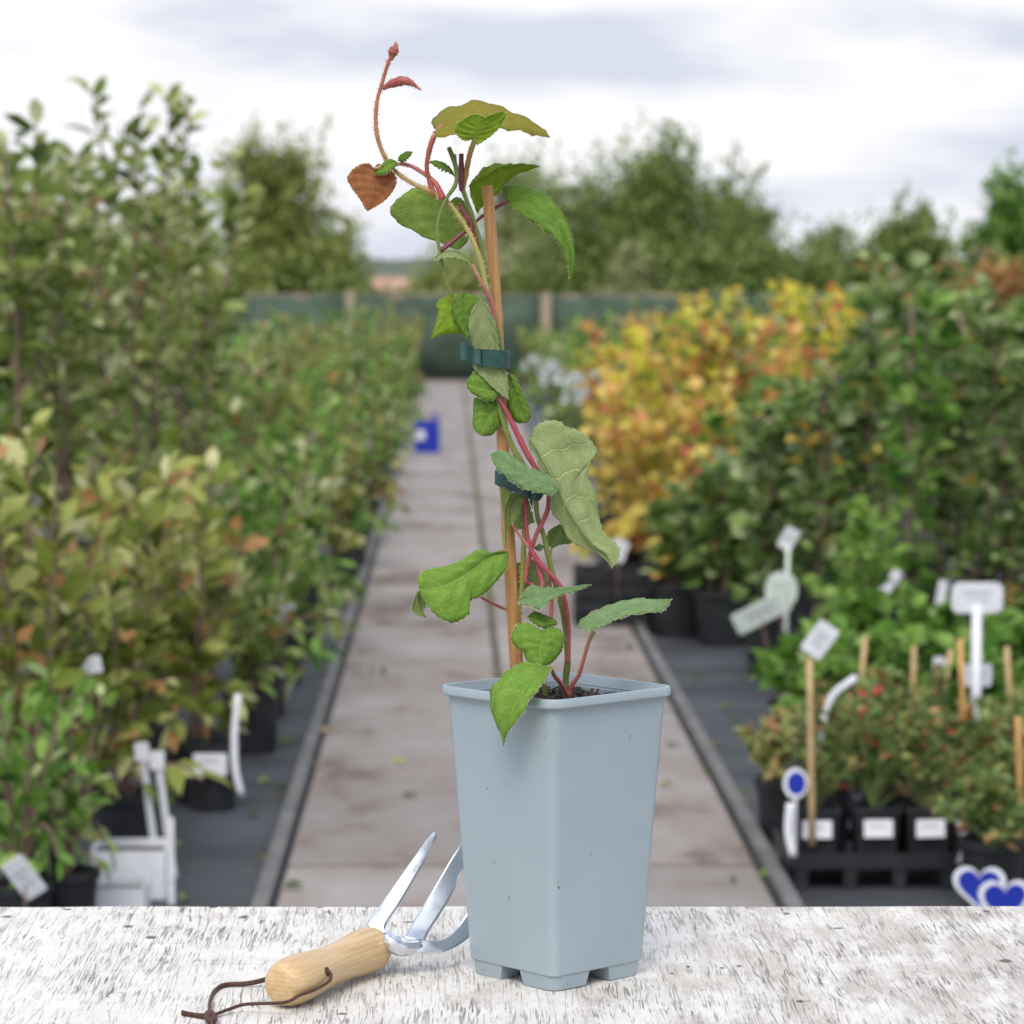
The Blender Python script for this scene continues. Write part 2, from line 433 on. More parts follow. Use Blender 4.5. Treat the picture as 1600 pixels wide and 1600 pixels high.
# ================================================================== SETTING
M_ground = plain("woven_membrane", (0.050, 0.053, 0.060), rough=0.6, vary=0.45, scale=2.2, bump=0.3, bscale=300)
M_grass = plain("rough_grass", (0.10, 0.14, 0.04), rough=0.9, vary=0.4, scale=3)
def slab_mat():
    m, t, b = mat_new("worn_concrete")
    l = t.links.new
    tc = N(t, "ShaderNodeTexCoord"); oi = N(t, "ShaderNodeObjectInfo"); ge = N(t, "ShaderNodeNewGeometry")
    n1 = N(t, "ShaderNodeTexNoise"); n1.inputs["Scale"].default_value = 1.6; n1.inputs["Detail"].default_value = 7; n1.inputs["Roughness"].default_value = 0.65
    mp = N(t, "ShaderNodeMapping"); mp.inputs["Scale"].default_value = (1.6, 0.8, 1); l(ge.outputs["Position"], mp.inputs["Vector"])
    l(mp.outputs[0], n1.inputs["Vector"])
    r = N(t, "ShaderNodeValToRGB")
    els = r.color_ramp.elements
    els[0].position, els[0].color = 0.35, (0.13, 0.095, 0.075, 1)
    els[1].position, els[1].color = 0.60, (0.275, 0.245, 0.225, 1)
    e2 = els.new(0.45); e2.color = (0.235, 0.198, 0.172, 1)
    e3 = els.new(0.78); e3.color = (0.32, 0.295, 0.275, 1)
    l(n1.outputs["Fac"], r.inputs["Fac"])
    hs = N(t, "ShaderNodeHueSaturation")
    mr_ = N(t, "ShaderNodeMapRange"); mr_.inputs["To Min"].default_value = 0.88; mr_.inputs["To Max"].default_value = 1.10
    l(oi.outputs["Random"], mr_.inputs["Value"]); l(mr_.outputs[0], hs.inputs["Value"]); l(r.outputs[0], hs.inputs["Color"])
    l(hs.outputs[0], b.inputs["Base Color"]); b.inputs["Roughness"].default_value = 0.8
    n2 = N(t, "ShaderNodeTexNoise"); n2.inputs["Scale"].default_value = 120
    bp = N(t, "ShaderNodeBump"); bp.inputs["Strength"].default_value = 0.3; bp.inputs["Distance"].default_value = 0.003
    l(tc.outputs["Object"], n2.inputs["Vector"]); l(n2.outputs["Fac"], bp.inputs["Height"]); l(bp.outputs[0], b.inputs["Normal"])
    return m
M_slab = slab_mat()
M_edging = plain("grey_timber", (0.14, 0.135, 0.13), rough=0.8, vary=0.3, scale=6)

def sheet(name, x0, x1, y0, y1, z, mat):
    return tag(link(name, mesh(name, [(x0, y0, z), (x1, y0, z), (x1, y1, z), (x0, y1, z)], [(0, 1, 2, 3)]), mat), kind="structure")
sheet("ground", -1500, 1500, -20, 2500, 0.0, M_ground)
sheet("grass_field", -1500, 1500, 51, 2490, 0.006, M_grass)
# concrete path: two columns of slabs
PX0, PXC, PX1 = -0.408, 0.163, 0.737
path = empty("path", (0, 0, 0)); path["kind"] = "structure"
SL = 1.38
def slab_mesh(wd, ln):
    bm = bmesh.new()
    v, f = box_data(-wd / 2, wd / 2, -ln / 2, ln / 2, 0, 0.045)
    vs = [bm.verts.new(p) for p in v]
    for q in f: bm.faces.new([vs[i] for i in q])
    bmesh.ops.bevel(bm, geom=[e_ for e_ in bm.edges], offset=0.007, segments=1, affect="EDGES")
    return bm_mesh("slab", bm)
sm = slab_mesh(PXC - PX0 - 0.018, SL - 0.048)
y = 7.62 - 5 * SL
k = 0
while y < 50:
    for xc in ((PX0 + PXC) / 2, (PX1 + PXC) / 2):
        s = link("slab", sm, M_slab, path, (xc, y + SL / 2, -0.018 + 0.004 * rng.random()))
        s.rotation_euler = (rng.normal() * 0.003, rng.normal() * 0.003, 0)
    y += SL
for sx_ in (PX0 - 0.022, PX1 + 0.022):
    v, f = [], []
    parts = []
    yy = 0.5
    kb = None
    kerb = empty("kerb", (sx_, 0, 0)); kerb["kind"] = "structure"
    while yy < 50:
        ln = 3.6
        link("board", mesh("board", *box_data(-0.018, 0.018, yy, yy + ln - 0.01, -0.05, 0.042 + 0.006 * rng.random())), M_edging, kerb)
        yy += ln
M_soil = plain("potting_compost", (0.030, 0.022, 0.017), rough=0.95, vary=0.6, scale=120, bump=0.8, bscale=300)
# moss and soil in the joints
def litter(name, pts, size, mat, label, cat):
    V, Fc = [], []
    for (x, y_, z_) in pts:
        s = size * (0.5 + rng.random())
        o = len(V)
        for a in range(5):
            an = a * 2 * math.pi / 5 + rng.random() * 0.6
            V.append((x + s * math.cos(an) * (0.6 + 0.6 * rng.random()), y_ + s * math.sin(an) * (0.6 + 0.6 * rng.random()), z_ + 0.001))
        V.append((x, y_, z_ + s * 0.35))
        for a in range(5): Fc.append((o + a, o + (a + 1) % 5, o + 5))
    return tag(link(name, mesh(name, V, Fc), mat), label, cat, kind="stuff")
M_moss = plain("moss", (0.10, 0.10, 0.035), rough=0.95, vary=0.5, scale=40)
pts = []
for _ in range(900):
    yy = 7 + 43 * rng.random() ** 1.3
    which = rng.random()
    xx = PXC + rng.normal() * 0.006 if which < .5 else (PX0 - 0.05 + rng.normal() * 0.02 if which < .75 else PX1 + 0.05 + rng.normal() * 0.02)
    pts.append((xx, yy, 0.026 if which < .5 else 0.0))
litter("moss", pts, 0.022, M_moss, "moss and weeds growing in the path joints and along its edging", "moss")

# fence with green windbreak netting
FY = 48.0
FZ = zat(459, FY)
M_post = plain("weathered_post", (0.34, 0.27, 0.19), rough=0.85, vary=0.25, scale=5)
M_net = plain("green_netting", (0.055, 0.085, 0.055), rough=0.85, vary=0.4, scale=2.5)
fence = tag(empty("windbreak_fence", (0, FY, 0)), "low fence of dark green windbreak netting on pale wooden posts", "fence")
xs = [xat(853, FY) + i * (xat(853, FY) - xat(548, FY)) for i in range(-6, 9)]
for i, x in enumerate(xs):
    link("post", mesh("post", *box_data(-.075, .075, -.09, 0.06, 0, FZ + (0.06 if i % 2 else 0.02))), M_post, fence, (x, -0.04, 0))
    if i + 1 < len(xs):
        n = 9
        V, Fc = [], []
        for a in range(n):
            tt = a / (n - 1); xx = x + (xs[i + 1] - x) * tt
            sag = 0.03 * math.sin(math.pi * tt)
            for zz in (0.0, FZ * .5, FZ - sag):
                V.append((xx, 0.05 + 0.03 * math.sin(a * 1.7 + i) * (zz > 0), zz))
        for a in range(n - 1):
            for b in range(2):
                Fc.append((a * 3 + b, a * 3 + 3 + b, a * 3 + 4 + b, a * 3 + 1 + b))
        o = link("netting", mesh("netting", V, Fc, True), M_net, fence)
        so = o.modifiers.new("thick", "SOLIDIFY"); so.thickness = 0.008
    if i + 1 < len(xs):
        link("rail", mesh("rail", *box_data(x, xs[i + 1], -0.02, 0.02, FZ - 0.07, FZ - 0.0)), M_post, fence, (0, 0.09, 0))

# hills and the house beyond
V, Fc = [], []
nn = 60
for i in range(nn):
    x = -500 + 1000 * i / (nn - 1)
    h = 6 + 5 * mnoise.noise(Vector((x * 0.008, 2.0, 0))) + 2.0 * mnoise.noise(Vector((x * 0.05, 5.0, 0)))
    V += [(x, 420, 0), (x, 470, max(h, 1.0)), (x, 640, max(h, 1) * 1.05), (x, 900, 0)]
for i in range(nn - 1):
    for b in range(3):
        Fc.append((i * 4 + b, i * 4 + 4 + b, i * 4 + 5 + b, i * 4 + 1 + b))
tag(link("hills", mesh("hills", V, Fc, True), plain("wooded_hill", (0.075, 0.095, 0.065), rough=1, vary=0.35, scale=0.05)), kind="structure")
HY = 130.0
hx = xat(590, HY)
house = tag(empty("house", (hx, HY, 0)), "distant house with orange tiled roof glimpsed above the fence", "house")
M_brick = plain("pale_brick", (0.38, 0.24, 0.17), rough=0.9, vary=0.2, scale=2)
M_roof = plain("orange_tiles", (0.46, 0.27, 0.19), rough=0.85, vary=0.2, scale=2)
M_glassd = plain("window_glass", (0.05, 0.06, 0.07), rough=0.1)
hz = zat(452, HY)
link("wall", mesh("wall", *box_data(-1.5, 1.5, 0, 4, 0, hz)), M_brick, house)
rz_ = zat(432, HY)
link("roof", mesh("roof", [(-1.7, -0.3, hz), (1.7, -0.3, hz), (1.7, 4.3, hz), (-1.7, 4.3, hz), (-1.0, 2, rz_), (1.0, 2, rz_)],
     [(0, 1, 5, 4), (2, 3, 4, 5), (1, 2, 5), (3, 0, 4), (0, 3, 2, 1)]), M_roof, house)
for wx in (-0.8, 0.4):
    link("window", mesh("window", *box_data(wx, wx + 0.5, -0.03, 0.02, 0.7, 1.2)), M_glassd, house)

# ================================================================== FOLIAGE BUILDERS
def unit(a):
    return a / (np.linalg.norm(a, axis=-1, keepdims=True) + 1e-9)
def leaf_cloud(name, P, T, ln, wd, tint, droop=0.25, fold=0.2, oval=True):
    """many leaves, each 4 triangles folded along the midrib: base points P, directions T, lengths ln, widths wd"""
    P = np.asarray(P, float); n = len(P)
    T = unit(np.asarray(T, float))
    ln = np.broadcast_to(ln, (n,))[:, None]; wd = np.broadcast_to(wd, (n,))[:, None]
    U = np.tile([0, 0, 1.0], (n, 1)) + rng.normal(size=(n, 3)) * 0.55
    S = unit(np.cross(T, U)); Nn = np.cross(S, T)
    drop = np.array([0, 0, 1.0]) * ln * droop * rng.random((n, 1)) * 1.6
    tip = P + T * ln - drop
    if oval:
        c1_ = P + T * ln * 0.26 + Nn * ln * 0.05 - drop * .07; c2_ = P + T * ln * 0.64 + Nn * ln * 0.05 - drop * .41
        V = np.stack([P, c1_ + S * wd * 0.44 + Nn * wd * fold, c1_, c1_ - S * wd * 0.44 + Nn * wd * fold, c2_ + S * wd * 0.46 + Nn * wd * fold, c2_, c2_ - S * wd * 0.46 + Nn * wd * fold, tip], 1).reshape(-1, 3)
        nv = 8
        b = (np.arange(n) * 8)[:, None]
        Fc = np.concatenate([b + [0, 2, 1], b + [0, 3, 2], b + [1, 2, 5], b + [1, 5, 4], b + [2, 3, 6], b + [2, 6, 5], b + [4, 5, 7], b + [5, 6, 7]], 1).reshape(-1, 3)
    else:
        mid = P + T * ln * 0.48 + Nn * ln * 0.05
        Lp = mid + S * wd * 0.5 + Nn * wd * fold; Rp = mid - S * wd * 0.5 + Nn * wd * fold
        V = np.stack([P, Lp, mid, Rp, tip], 1).reshape(-1, 3)
        nv = 5
        b = (np.arange(n) * 5)[:, None]
        Fc = np.concatenate([b + [0, 2, 1], b + [0, 3, 2], b + [1, 2, 4], b + [2, 3, 4]], 1).reshape(-1, 3)
    me = bpy.data.meshes.new(name)
    me.vertices.add(len(V)); me.vertices.foreach_set("co", V.ravel())
    me.loops.add(Fc.size); me.loops.foreach_set("vertex_index", Fc.ravel().astype(np.int32))
    me.polygons.add(len(Fc)); me.polygons.foreach_set("loop_start", np.arange(0, Fc.size, 3, dtype=np.int32))
    me.polygons.foreach_set("loop_total", np.full(len(Fc), 3, np.int32))
    a = me.attributes.new("tint", "FLOAT", "POINT")
    a.data.foreach_set("value", np.repeat(np.clip(tint, 0, 1), nv).astype(np.float32))
    me.update(calc_edges=True)
    return me

M_bark = plain("young_bark", (0.20, 0.125, 0.095), rough=0.85, vary=0.3, scale=20)
M_greenstem = plain("green_stem", (0.16, 0.20, 0.06), rough=0.7)
M_blackpot = plain("black_plastic", (0.018, 0.019, 0.021), rough=0.5, vary=0.3, scale=15)
M_white = plain("white_plastic", (0.78, 0.78, 0.80), rough=0.45, vary=0.06, scale=30)
M_print = plain("faded_print", (0.45, 0.46, 0.48), rough=0.6)
M_cane = plain("bamboo_pale", (0.52, 0.36, 0.18), rough=0.6, vary=0.2, scale=25)
M_blue = plain("royal_blue_plastic", (0.012, 0.030, 0.33), rough=0.4)
M_palegreen = plain("pale_green_tag", (0.66, 0.73, 0.64), rough=0.5, vary=0.15, scale=20)
LEAF = {
    "apple": leafy("apple_leaves", [(0, (0.045, 0.075, 0.015)), (0.35, (0.18, 0.25, 0.05)), (0.65, (0.37, 0.43, 0.12)), (0.90, (0.68, 0.70, 0.40)), (1, (0.46, 0.26, 0.10))], trans=.38),
    "lime": leafy("lime_leaves", [(0, (0.06, 0.085, 0.012)), (0.35, (0.22, 0.28, 0.045)), (0.65, (0.43, 0.46, 0.12)), (0.90, (0.70, 0.67, 0.34)), (1, (0.52, 0.24, 0.09))], trans=.38),
    "green": leafy("green_leaves", [(0, (0.035, 0.09, 0.015)), (0.5, (0.15, 0.31, 0.045)), (0.9, (0.34, 0.50, 0.12)), (1, (0.50, 0.58, 0.26))], trans=.38),
    "mixed": leafy("mixed_leaves", [(0, (0.05, 0.09, 0.02)), (0.42, (0.18, 0.28, 0.06)), (0.75, (0.36, 0.44, 0.12)), (0.9, (0.60, 0.62, 0.36)), (1, (0.56, 0.27, 0.09))], trans=.38),
    "russet": leafy("russet_leaves", [(0, (0.09, 0.12, 0.03)), (0.45, (0.27, 0.30, 0.08)), (0.75, (0.48, 0.36, 0.12)), (1, (0.54, 0.22, 0.08))]),
    "dark": leafy("dark_leaves", [(0, (0.03, 0.07, 0.014)), (0.4, (0.125, 0.21, 0.045)), (0.75, (0.27, 0.38, 0.11)), (0.92, (0.52, 0.58, 0.29)), (1, (0.66, 0.46, 0.10))], rough=0.4, trans=.36),
    "yellow": leafy("yellow_leaves", [(0, (0.20, 0.30, 0.04)), (0.3, (0.50, 0.54, 0.06)), (0.65, (0.84, 0.76, 0.10)), (0.9, (0.84, 0.56, 0.12)), (1, (0.60, 0.20, 0.08))], trans=.42),
    "orange": leafy("orange_leaves", [(0, (0.30, 0.34, 0.08)), (0.3, (0.66, 0.58, 0.12)), (0.62, (0.80, 0.60, 0.16)), (0.88, (0.74, 0.42, 0.14)), (1, (0.52, 0.17, 0.09))]),
    "berry": leafy("low_shrub_leaves", [(0, (0.06, 0.12, 0.04)), (0.5, (0.20, 0.30, 0.085)), (0.8, (0.38, 0.40, 0.14)), (0.93, (0.50, 0.24, 0.12)), (1, (0.52, 0.09, 0.07))]),
    "willow": leafy("willow_leaves", [(0, (0.14, 0.18, 0.04)), (0.5, (0.28, 0.33, 0.08)), (1, (0.44, 0.46, 0.17))]),
    "oak": leafy("hedge_leaves", [(0, (0.075, 0.115, 0.025)), (0.5, (0.20, 0.27, 0.06)), (1, (0.37, 0.43, 0.15))]),
    "pale": leafy("pale_hedge_leaves", [(0, (0.20, 0.23, 0.08)), (0.5, (0.36, 0.38, 0.17)), (1, (0.54, 0.54, 0.32))]),
    "red": leafy("red_leaves", [(0, (0.28, 0.20, 0.06)), (0.5, (0.48, 0.24, 0.10)), (1, (0.56, 0.42, 0.12))]),
    "white": leafy("white_flowers", [(0, (0.6, 0.62, 0.6)), (1, (0.9, 0.9, 0.9))], trans=0.2),
}
LEAF1 = {}
def leaf_variants(pal):
    """eight single-leaf meshes of one kind, one tint each, for plants whose leaves can be told apart"""
    if pal not in LEAF1:
        out = []
        for k_ in range(10):
            me = leaf_cloud("leaf", [(0, 0, 0)], [(1, 0, 0)], 1.0, .44, np.array([.04 + .95 * k_ / 9]), droop=.12, fold=.2 - .02 * k_)
            me.materials.append(LEAF[pal]); out.append(me)
        LEAF1[pal] = out
    return LEAF1[pal]
def round_pot(parent, r=0.08, h=0.17, square=False):
    sides = 4 if square else 14
    V, Fc = [], []
    prof = [(r * .8, 0), (r * .97, h * .88), (r * 1.06, h * .88), (r * 1.06, h), (r * .96, h), (r * .93, h * .86)]
    for (rr, zz) in prof:
        for k in range(sides):
            a = 2 * math.pi * (k + .5) / sides
            q = rr * (1.38 if square else 1)
            V.append((q * math.cos(a), q * math.sin(a), zz))
    for i in range(len(prof) - 1):
        for k in range(sides):
            k2 = (k + 1) % sides
            Fc.append((i * sides + k, i * sides + k2, (i + 1) * sides + k2, (i + 1) * sides + k))
    Fc.append(tuple(range(sides))[::-1])
    pot = link("pot", mesh("pot", V, Fc, False), M_blackpot, parent)
    n = len(prof) - 1
    link("compost", mesh("compost", [(1.0 * p[0], 1.0 * p[1], h * .865) for p in V[n * sides:(n + 1) * sides]], [tuple(range(sides))]), M_soil, parent)
    return pot
def pot_label(parent, r, h, wd=0.6, mat=None, zc=0.68, rot=-0.1):
    m_ = link("pot_label", mesh("pot_label", *box_data(-r * wd, r * wd, -0.004, 0, -h * .16, h * .16)), mat or M_white, parent)
    m_.location = (r * math.sin(rot) * 1.02, -r * 1.06 * math.cos(rot), h * zc)
    m_.rotation_euler = (-0.1, 0, rot)
    pr = link("print", mesh("print", *box_data(-r * wd * .6, r * wd * .5, -0.001, 0, -h * .02, h * .02)), M_print, m_, (0, -0.0042, h * .05))
def stems_tubes(polys, r0, r1, sides=5):
    return merge([tube_data(p, np.linspace(r0 * s, r1, len(p)), sides, False) for p, s in polys])

def plant(name, label, cat, group, x, y, h, rad, style, pal, nl=160, ll=0.075, lw=0.035, pot=(0.085, 0.18), square=False, tint=(0.45, 0.22), bare=0.25, single=False, turn=0.03):
    root = tag(empty(name, (x, y, 0), rng.random() * 6.28 if pot and not square else rng.normal() * 0.1), label, cat, group)
    ph = pot[1] * .86 if pot else 0.0
    if pot:
        round_pot(root, pot[0], pot[1], square)
    polys = []; P = []; T = []; LN = []
    if style == "tree":
        nb = 5 + int(rng.integers(0, 4))
        trunk = np.array([[0.012 * math.sin(i * 1.3), 0.012 * math.cos(i), ph + (h * .93 - ph) * i / 6] for i in range(7)])
        polys.append((trunk, 1.0))
        br = [(trunk, bare)]
        for b in range(nb):
            z0 = ph + (h - ph) * (0.22 + 0.5 * (b + rng.random()) / nb); a = rng.random() * 6.28
            reach = rad * (0.6 + 0.5 * rng.random()); top = min(h, z0 + (h - z0) * (0.45 + 0.5 * rng.random()))
            pl = np.array([[reach * math.sin(t_ * 1.45) * math.cos(a), reach * math.sin(t_ * 1.45) * math.sin(a), z0 + (top - z0) * t_ ** 1.25] for t_ in np.linspace(0, 1, 6)])
            polys.append((pl, .55)); br.append((pl, .12))
    elif style == "fan":
        nb = 6 + int(rng.integers(0, 4))
        br = []
        for b in range(nb):
            a = 6.28 * (b + .6 * rng.random()) / nb
            reach = rad * (0.45 + 0.7 * rng.random()); top = h * (0.72 + 0.28 * rng.random())
            pl = np.array([[reach * t_ ** 1.3 * math.cos(a), reach * t_ ** 1.3 * math.sin(a), ph + (top - ph) * t_] for t_ in np.linspace(0, 1, 6)])
            polys.append((pl, .7)); br.append((pl, bare))
        if pot:
            for b in range(5):                      # low side shoots arching out over the pot
                a = 6.28 * (b + rng.random()) / 5; rc = rad * (0.7 + 0.5 * rng.random()); up = 0.05 + 0.12 * rng.random()
                pl = np.array([[rc * t_ * math.cos(a), rc * t_ * math.sin(a), ph + up * math.sin(t_ * 2.6)] for t_ in np.linspace(0, 1, 6)])
                polys.append((pl, .5)); br.append((pl, .3))
    elif style == "column":
        nb = 3
        br = []
        for b in range(nb):
            a = 6.28 * (b + rng.random()) / nb
            pl = np.array([[rad * .35 * math.cos(a + t_ * 2.0), rad * .35 * math.sin(a + t_ * 2.0), ph + (h * (1 - .06 * b) - ph) * t_] for t_ in np.linspace(0, 1, 8)])
            polys.append((pl, .7)); br.append((pl, bare))
    else:  # dome
        nb = 14
        br = []
        for b in range(nb):
            a = 6.28 * rng.random(); el = 0.25 + 1.25 * rng.random()
            tip = np.array([rad * math.cos(el) * math.cos(a), rad * math.cos(el) * math.sin(a), ph + (h - ph) * math.sin(el)])
            pl = np.array([[tip[0] * t_, tip[1] * t_, ph + (tip[2] - ph) * t_ ** .8] for t_ in np.linspace(0, 1, 5)])
            polys.append((pl, .6)); br.append((pl, .25))
    # leaves along the shoots
    lens = np.array([np.linalg.norm(np.diff(p, axis=0), axis=1).sum() * (1 - s) for p, s in br])
    cnt = np.maximum(3, (nl * lens / lens.sum()).astype(int))
    tints = []
    base_t = rng.normal() * 0.06
    for (p, s0), c in zip(br, cnt):
        t_ = s0 + (1 - s0) * rng.random(c) ** 0.85
        idx = t_ * (len(p) - 1); i0 = np.minimum(idx.astype(int), len(p) - 2); fr = (idx - i0)[:, None]
        pos = p[i0] * (1 - fr) + p[i0 + 1] * fr
        tan = unit(p[i0 + 1] - p[i0])
        an = rng.random(c) * 6.28
        out = np.stack([np.cos(an), np.sin(an), np.zeros(c)], 1)
        spread = {"column": 1.3, "tree": 1.0, "fan": 0.8, "dome": 0.9}[style]
        d = unit(out * spread + tan * (0.35 + 0.6 * t_[:, None]) + rng.normal(size=(c, 3)) * .25)
        off = rad * {"column": .45, "tree": .10, "fan": .10, "dome": .12}[style]
        P.append(pos + d * (off * rng.random((c, 1)))); T.append(d)
        LN.append(ll * (0.65 + 0.6 * rng.random(c)))
        tints.append(base_t + tint[0] + tint[1] * rng.normal(size=c) + 0.18 * (t_ - .5))
    P = np.vstack(P); T = np.vstack(T); LN = np.concatenate(LN); tints = np.clip(np.concatenate(tints), 0, .9)
    tints[rng.random(len(tints)) < turn] = 1.0
    sv_, sf_ = stems_tubes(polys, 0.0115 if style == "tree" else 0.0065, 0.0028)
    link("stem", mesh("stem", sv_, sf_, True), M_bark if style != "dome" else M_greenstem, root)
    if single:
        vs_ = leaf_variants(pal)
        for p_, t_, l_, ti in zip(P, T, LN, tints):
            lf = link("leaf", vs_[int(np.clip(ti, 0, .999) * 10)], None, root, Vector(p_))
            q_ = Vector(t_).to_track_quat("X", "Z")
            lf.rotation_mode = "QUATERNION"
            from mathutils import Quaternion
            lf.rotation_quaternion = q_ @ Quaternion((1, 0, 0), rng.normal() * .6)
            lf.scale = (l_, l_, l_)
    else:
        link("foliage", leaf_cloud("foliage", P, T, LN, LN * lw / ll, tints), LEAF[pal], root)
    return root

def ordinal(i):
    return ["first", "second", "third", "fourth", "fifth", "sixth", "seventh", "eighth", "ninth", "tenth", "eleventh", "twelfth", "thirteenth",
            "fourteenth", "fifteenth", "sixteenth", "seventeenth", "eighteenth", "nineteenth", "twentieth"][i]

# ------------------------------------------------------------------ trees behind the fence
def big_tree(name, label, px, Y, top_py, half_px, pal, n=5200, leaf=0.16, base_z=0.9, wisp=0.15, gaps=0.5, trunk=0.09):
    x = xat(px, Y); h = zat(top_py, Y); rad = half_px / F * Y
    n = int(n * 2.1)
    root = tag(empty(name, (x, Y, 0)), label, "tree", "trees behind the fence")
    # trunk and limbs
    polys = []; tips = []
    tr = np.array([[rng.normal() * .04 * i, rng.normal() * .04 * i, h * .75 * i / 5] for i in range(6)])
    polys.append((tr, 1.0))
    nlimb = 34
    for b in range(nlimb):
        t0 = 0.03 + 0.94 * (b + rng.random()) / nlimb
        st = tr[min(4, int(t0 * 5))] * (1 - (t0 * 5) % 1) + tr[min(5, int(t0 * 5) + 1)] * ((t0 * 5) % 1)
        a = rng.random() * 6.28
        prof = math.sin(math.pi * min(1, 0.34 + 0.66 * t0)) ** .7
        reach = rad * (0.35 + 0.75 * rng.random()) * max(prof, .25)
        rise = h * (0.08 + 0.20 * rng.random())
        pl = np.array([[st[0] + reach * t_ * math.cos(a), st[1] + reach * t_ * math.sin(a), min(st[2] + rise * t_ ** 1.2, h * 1.02)] for t_ in np.linspace(0, 1, 5)])
        polys.append((pl, .35)); tips.append(pl)
    sv_, sf_ = merge([tube_data(p, np.linspace(trunk * s, 0.012, len(p)), 6, False) for p, s in polys])
    link("trunk", mesh("trunk", sv_, sf_, True), M_bark, root)
    # clumps round the limbs
    C = []
    for pl in tips:
        for _ in range(7):
            t_ = 0.3 + 0.7 * rng.random(); i0 = min(3, int(t_ * 4)); fr = t_ * 4 - i0
            C.append(pl[i0] * (1 - fr) + pl[i0 + 1] * fr + rng.normal(size=3) * rad * .10)
    C = np.array(C)
    csz = rad * (0.09 + 0.17 * rng.random(len(C)))
    pick = rng.integers(0, len(C), n)
    off = rng.normal(size=(n, 3)) * 0.55
    P = C[pick] + off * csz[pick][:, None] * np.array([1, 1, .8])
    P[:, 2] = np.where(P[:, 2] < base_z * rng.random(n), P[:, 2] + base_z, P[:, 2])
    # upright wisps at the top
    m_ = int(n * wisp)
    wi = rng.integers(0, 16, m_)
    wx = rng.normal(size=(16, 2)) * rad * .24; wt = h * (0.86 + 0.22 * rng.random(16))
    tt = rng.random(m_) ** 1.3
    P[:m_, 0] = wx[wi, 0] * (.7 + .6 * tt) + rng.normal(size=m_) * rad * .09 * (1.15 - tt); P[:m_, 1] = wx[wi, 1] + rng.normal(size=m_) * rad * .09 * (1.15 - tt)
    P[:m_, 2] = h * .45 + (wt[wi] - h * .45) * tt
    T = rng.normal(size=(n, 3)); T[:, 2] -= 0.2
    tint = np.clip(0.5 + 0.18 * rng.normal(size=n) + 0.16 * rng.normal(size=len(C))[pick], 0, 1)
    link("crown", leaf_cloud("crown", P, T, leaf * (0.7 + .6 * rng.random(n)), leaf * .5, tint, oval=False), LEAF[pal], root)
    return root
big_tree("willow_tree", "olive green bushy tree above the fence behind the tall potted fruit trees", 425, 58, 205, 150, "willow", n=6000, wisp=.08)
big_tree("willow_tree", "sparse low willow with sky showing through beside the olive bushy tree", 535, 62, 330, 75, "willow", n=1300, wisp=.1)
big_tree("hedgerow_tree", "broad dark green tree with ragged top behind the yellow shrubs", 1000, 60, 232, 225, "oak", n=9500, wisp=.10)
big_tree("hedgerow_tree", "lower dark shoulder of green tree sloping down beside the broad ragged tree", 1160, 64, 300, 150, "oak", n=5200, wisp=.04)
big_tree("pale_tree", "pale yellowish tree with open branches behind the cane top", 810, 66, 225, 110, "pale", n=2600, wisp=.12)
big_tree("low_hedge_tree", "low olive bush above the fence just beneath the dangling leaf tip", 690, 70, 385, 85, "willow", n=1900, wisp=.03)
big_tree("low_hedge_tree", "low brown green bush above the fence between the two pale posts", 770, 56, 375, 90, "pale", n=2400, wisp=.03)
big_tree("hedgerow_tree", "thin grey green bush in the dip between the broad tree and corner trees", 1300, 70, 345, 95, "oak", n=2000, wisp=.12)
big_tree("hedgerow_tree", "dark bush with sky gaps next to the far corner tree", 1420, 66, 300, 80, "oak", n=2400, wisp=.10)
big_tree("hedgerow_tree", "blue green tree at the far right edge rising above the nursery rows", 1585, 58, 245, 95, "green", n=4200, wisp=.08)
big_tree("hedgerow_tree", "olive tree glimpsed between stems of the tall potted fruit trees", 240, 66, 300, 120, "willow", n=3200, wisp=.06)
big_tree("hedgerow_tree", "dark tree behind the potted fruit trees at the far left edge", 60, 64, 290, 120, "oak", n=3000, wisp=.06)
big_tree("maple_tree", "rusty red and yellow small tree rising behind the dark climbers", 1540, 34, 385, 90, "red", n=2600, leaf=.11, wisp=.03, base_z=.5, trunk=.04)

HB = ["first", "second", "third", "fourth", "fifth", "sixth", "seventh", "eighth", "ninth", "tenth", "eleventh", "twelfth", "thirteenth", "fourteenth", "fifteenth", "sixteenth", "seventeenth", "eighteenth"]
for i, (px, ty) in enumerate([(20, 380), (110, 390), (200, 385), (300, 390), (385, 385), (470, 395), (540, 420), (640, 432), (720, 415), (810, 400), (900, 380), (990, 370), (1090, 375), (1190, 370), (1280, 372), (1370, 365), (1470, 360), (1570, 355)]):
    big_tree("hedge_bush", f"low bushy part of the hedge above the fence, {HB[i]} from the left edge", px, 54 + 3 * rng.random(), ty + 15 * rng.normal(), 68, ["willow", "oak", "oak", "pale"][i % 4 if 300 < px < 1000 else 1], n=1500, leaf=.15, base_z=.3, wisp=.06, trunk=.04)
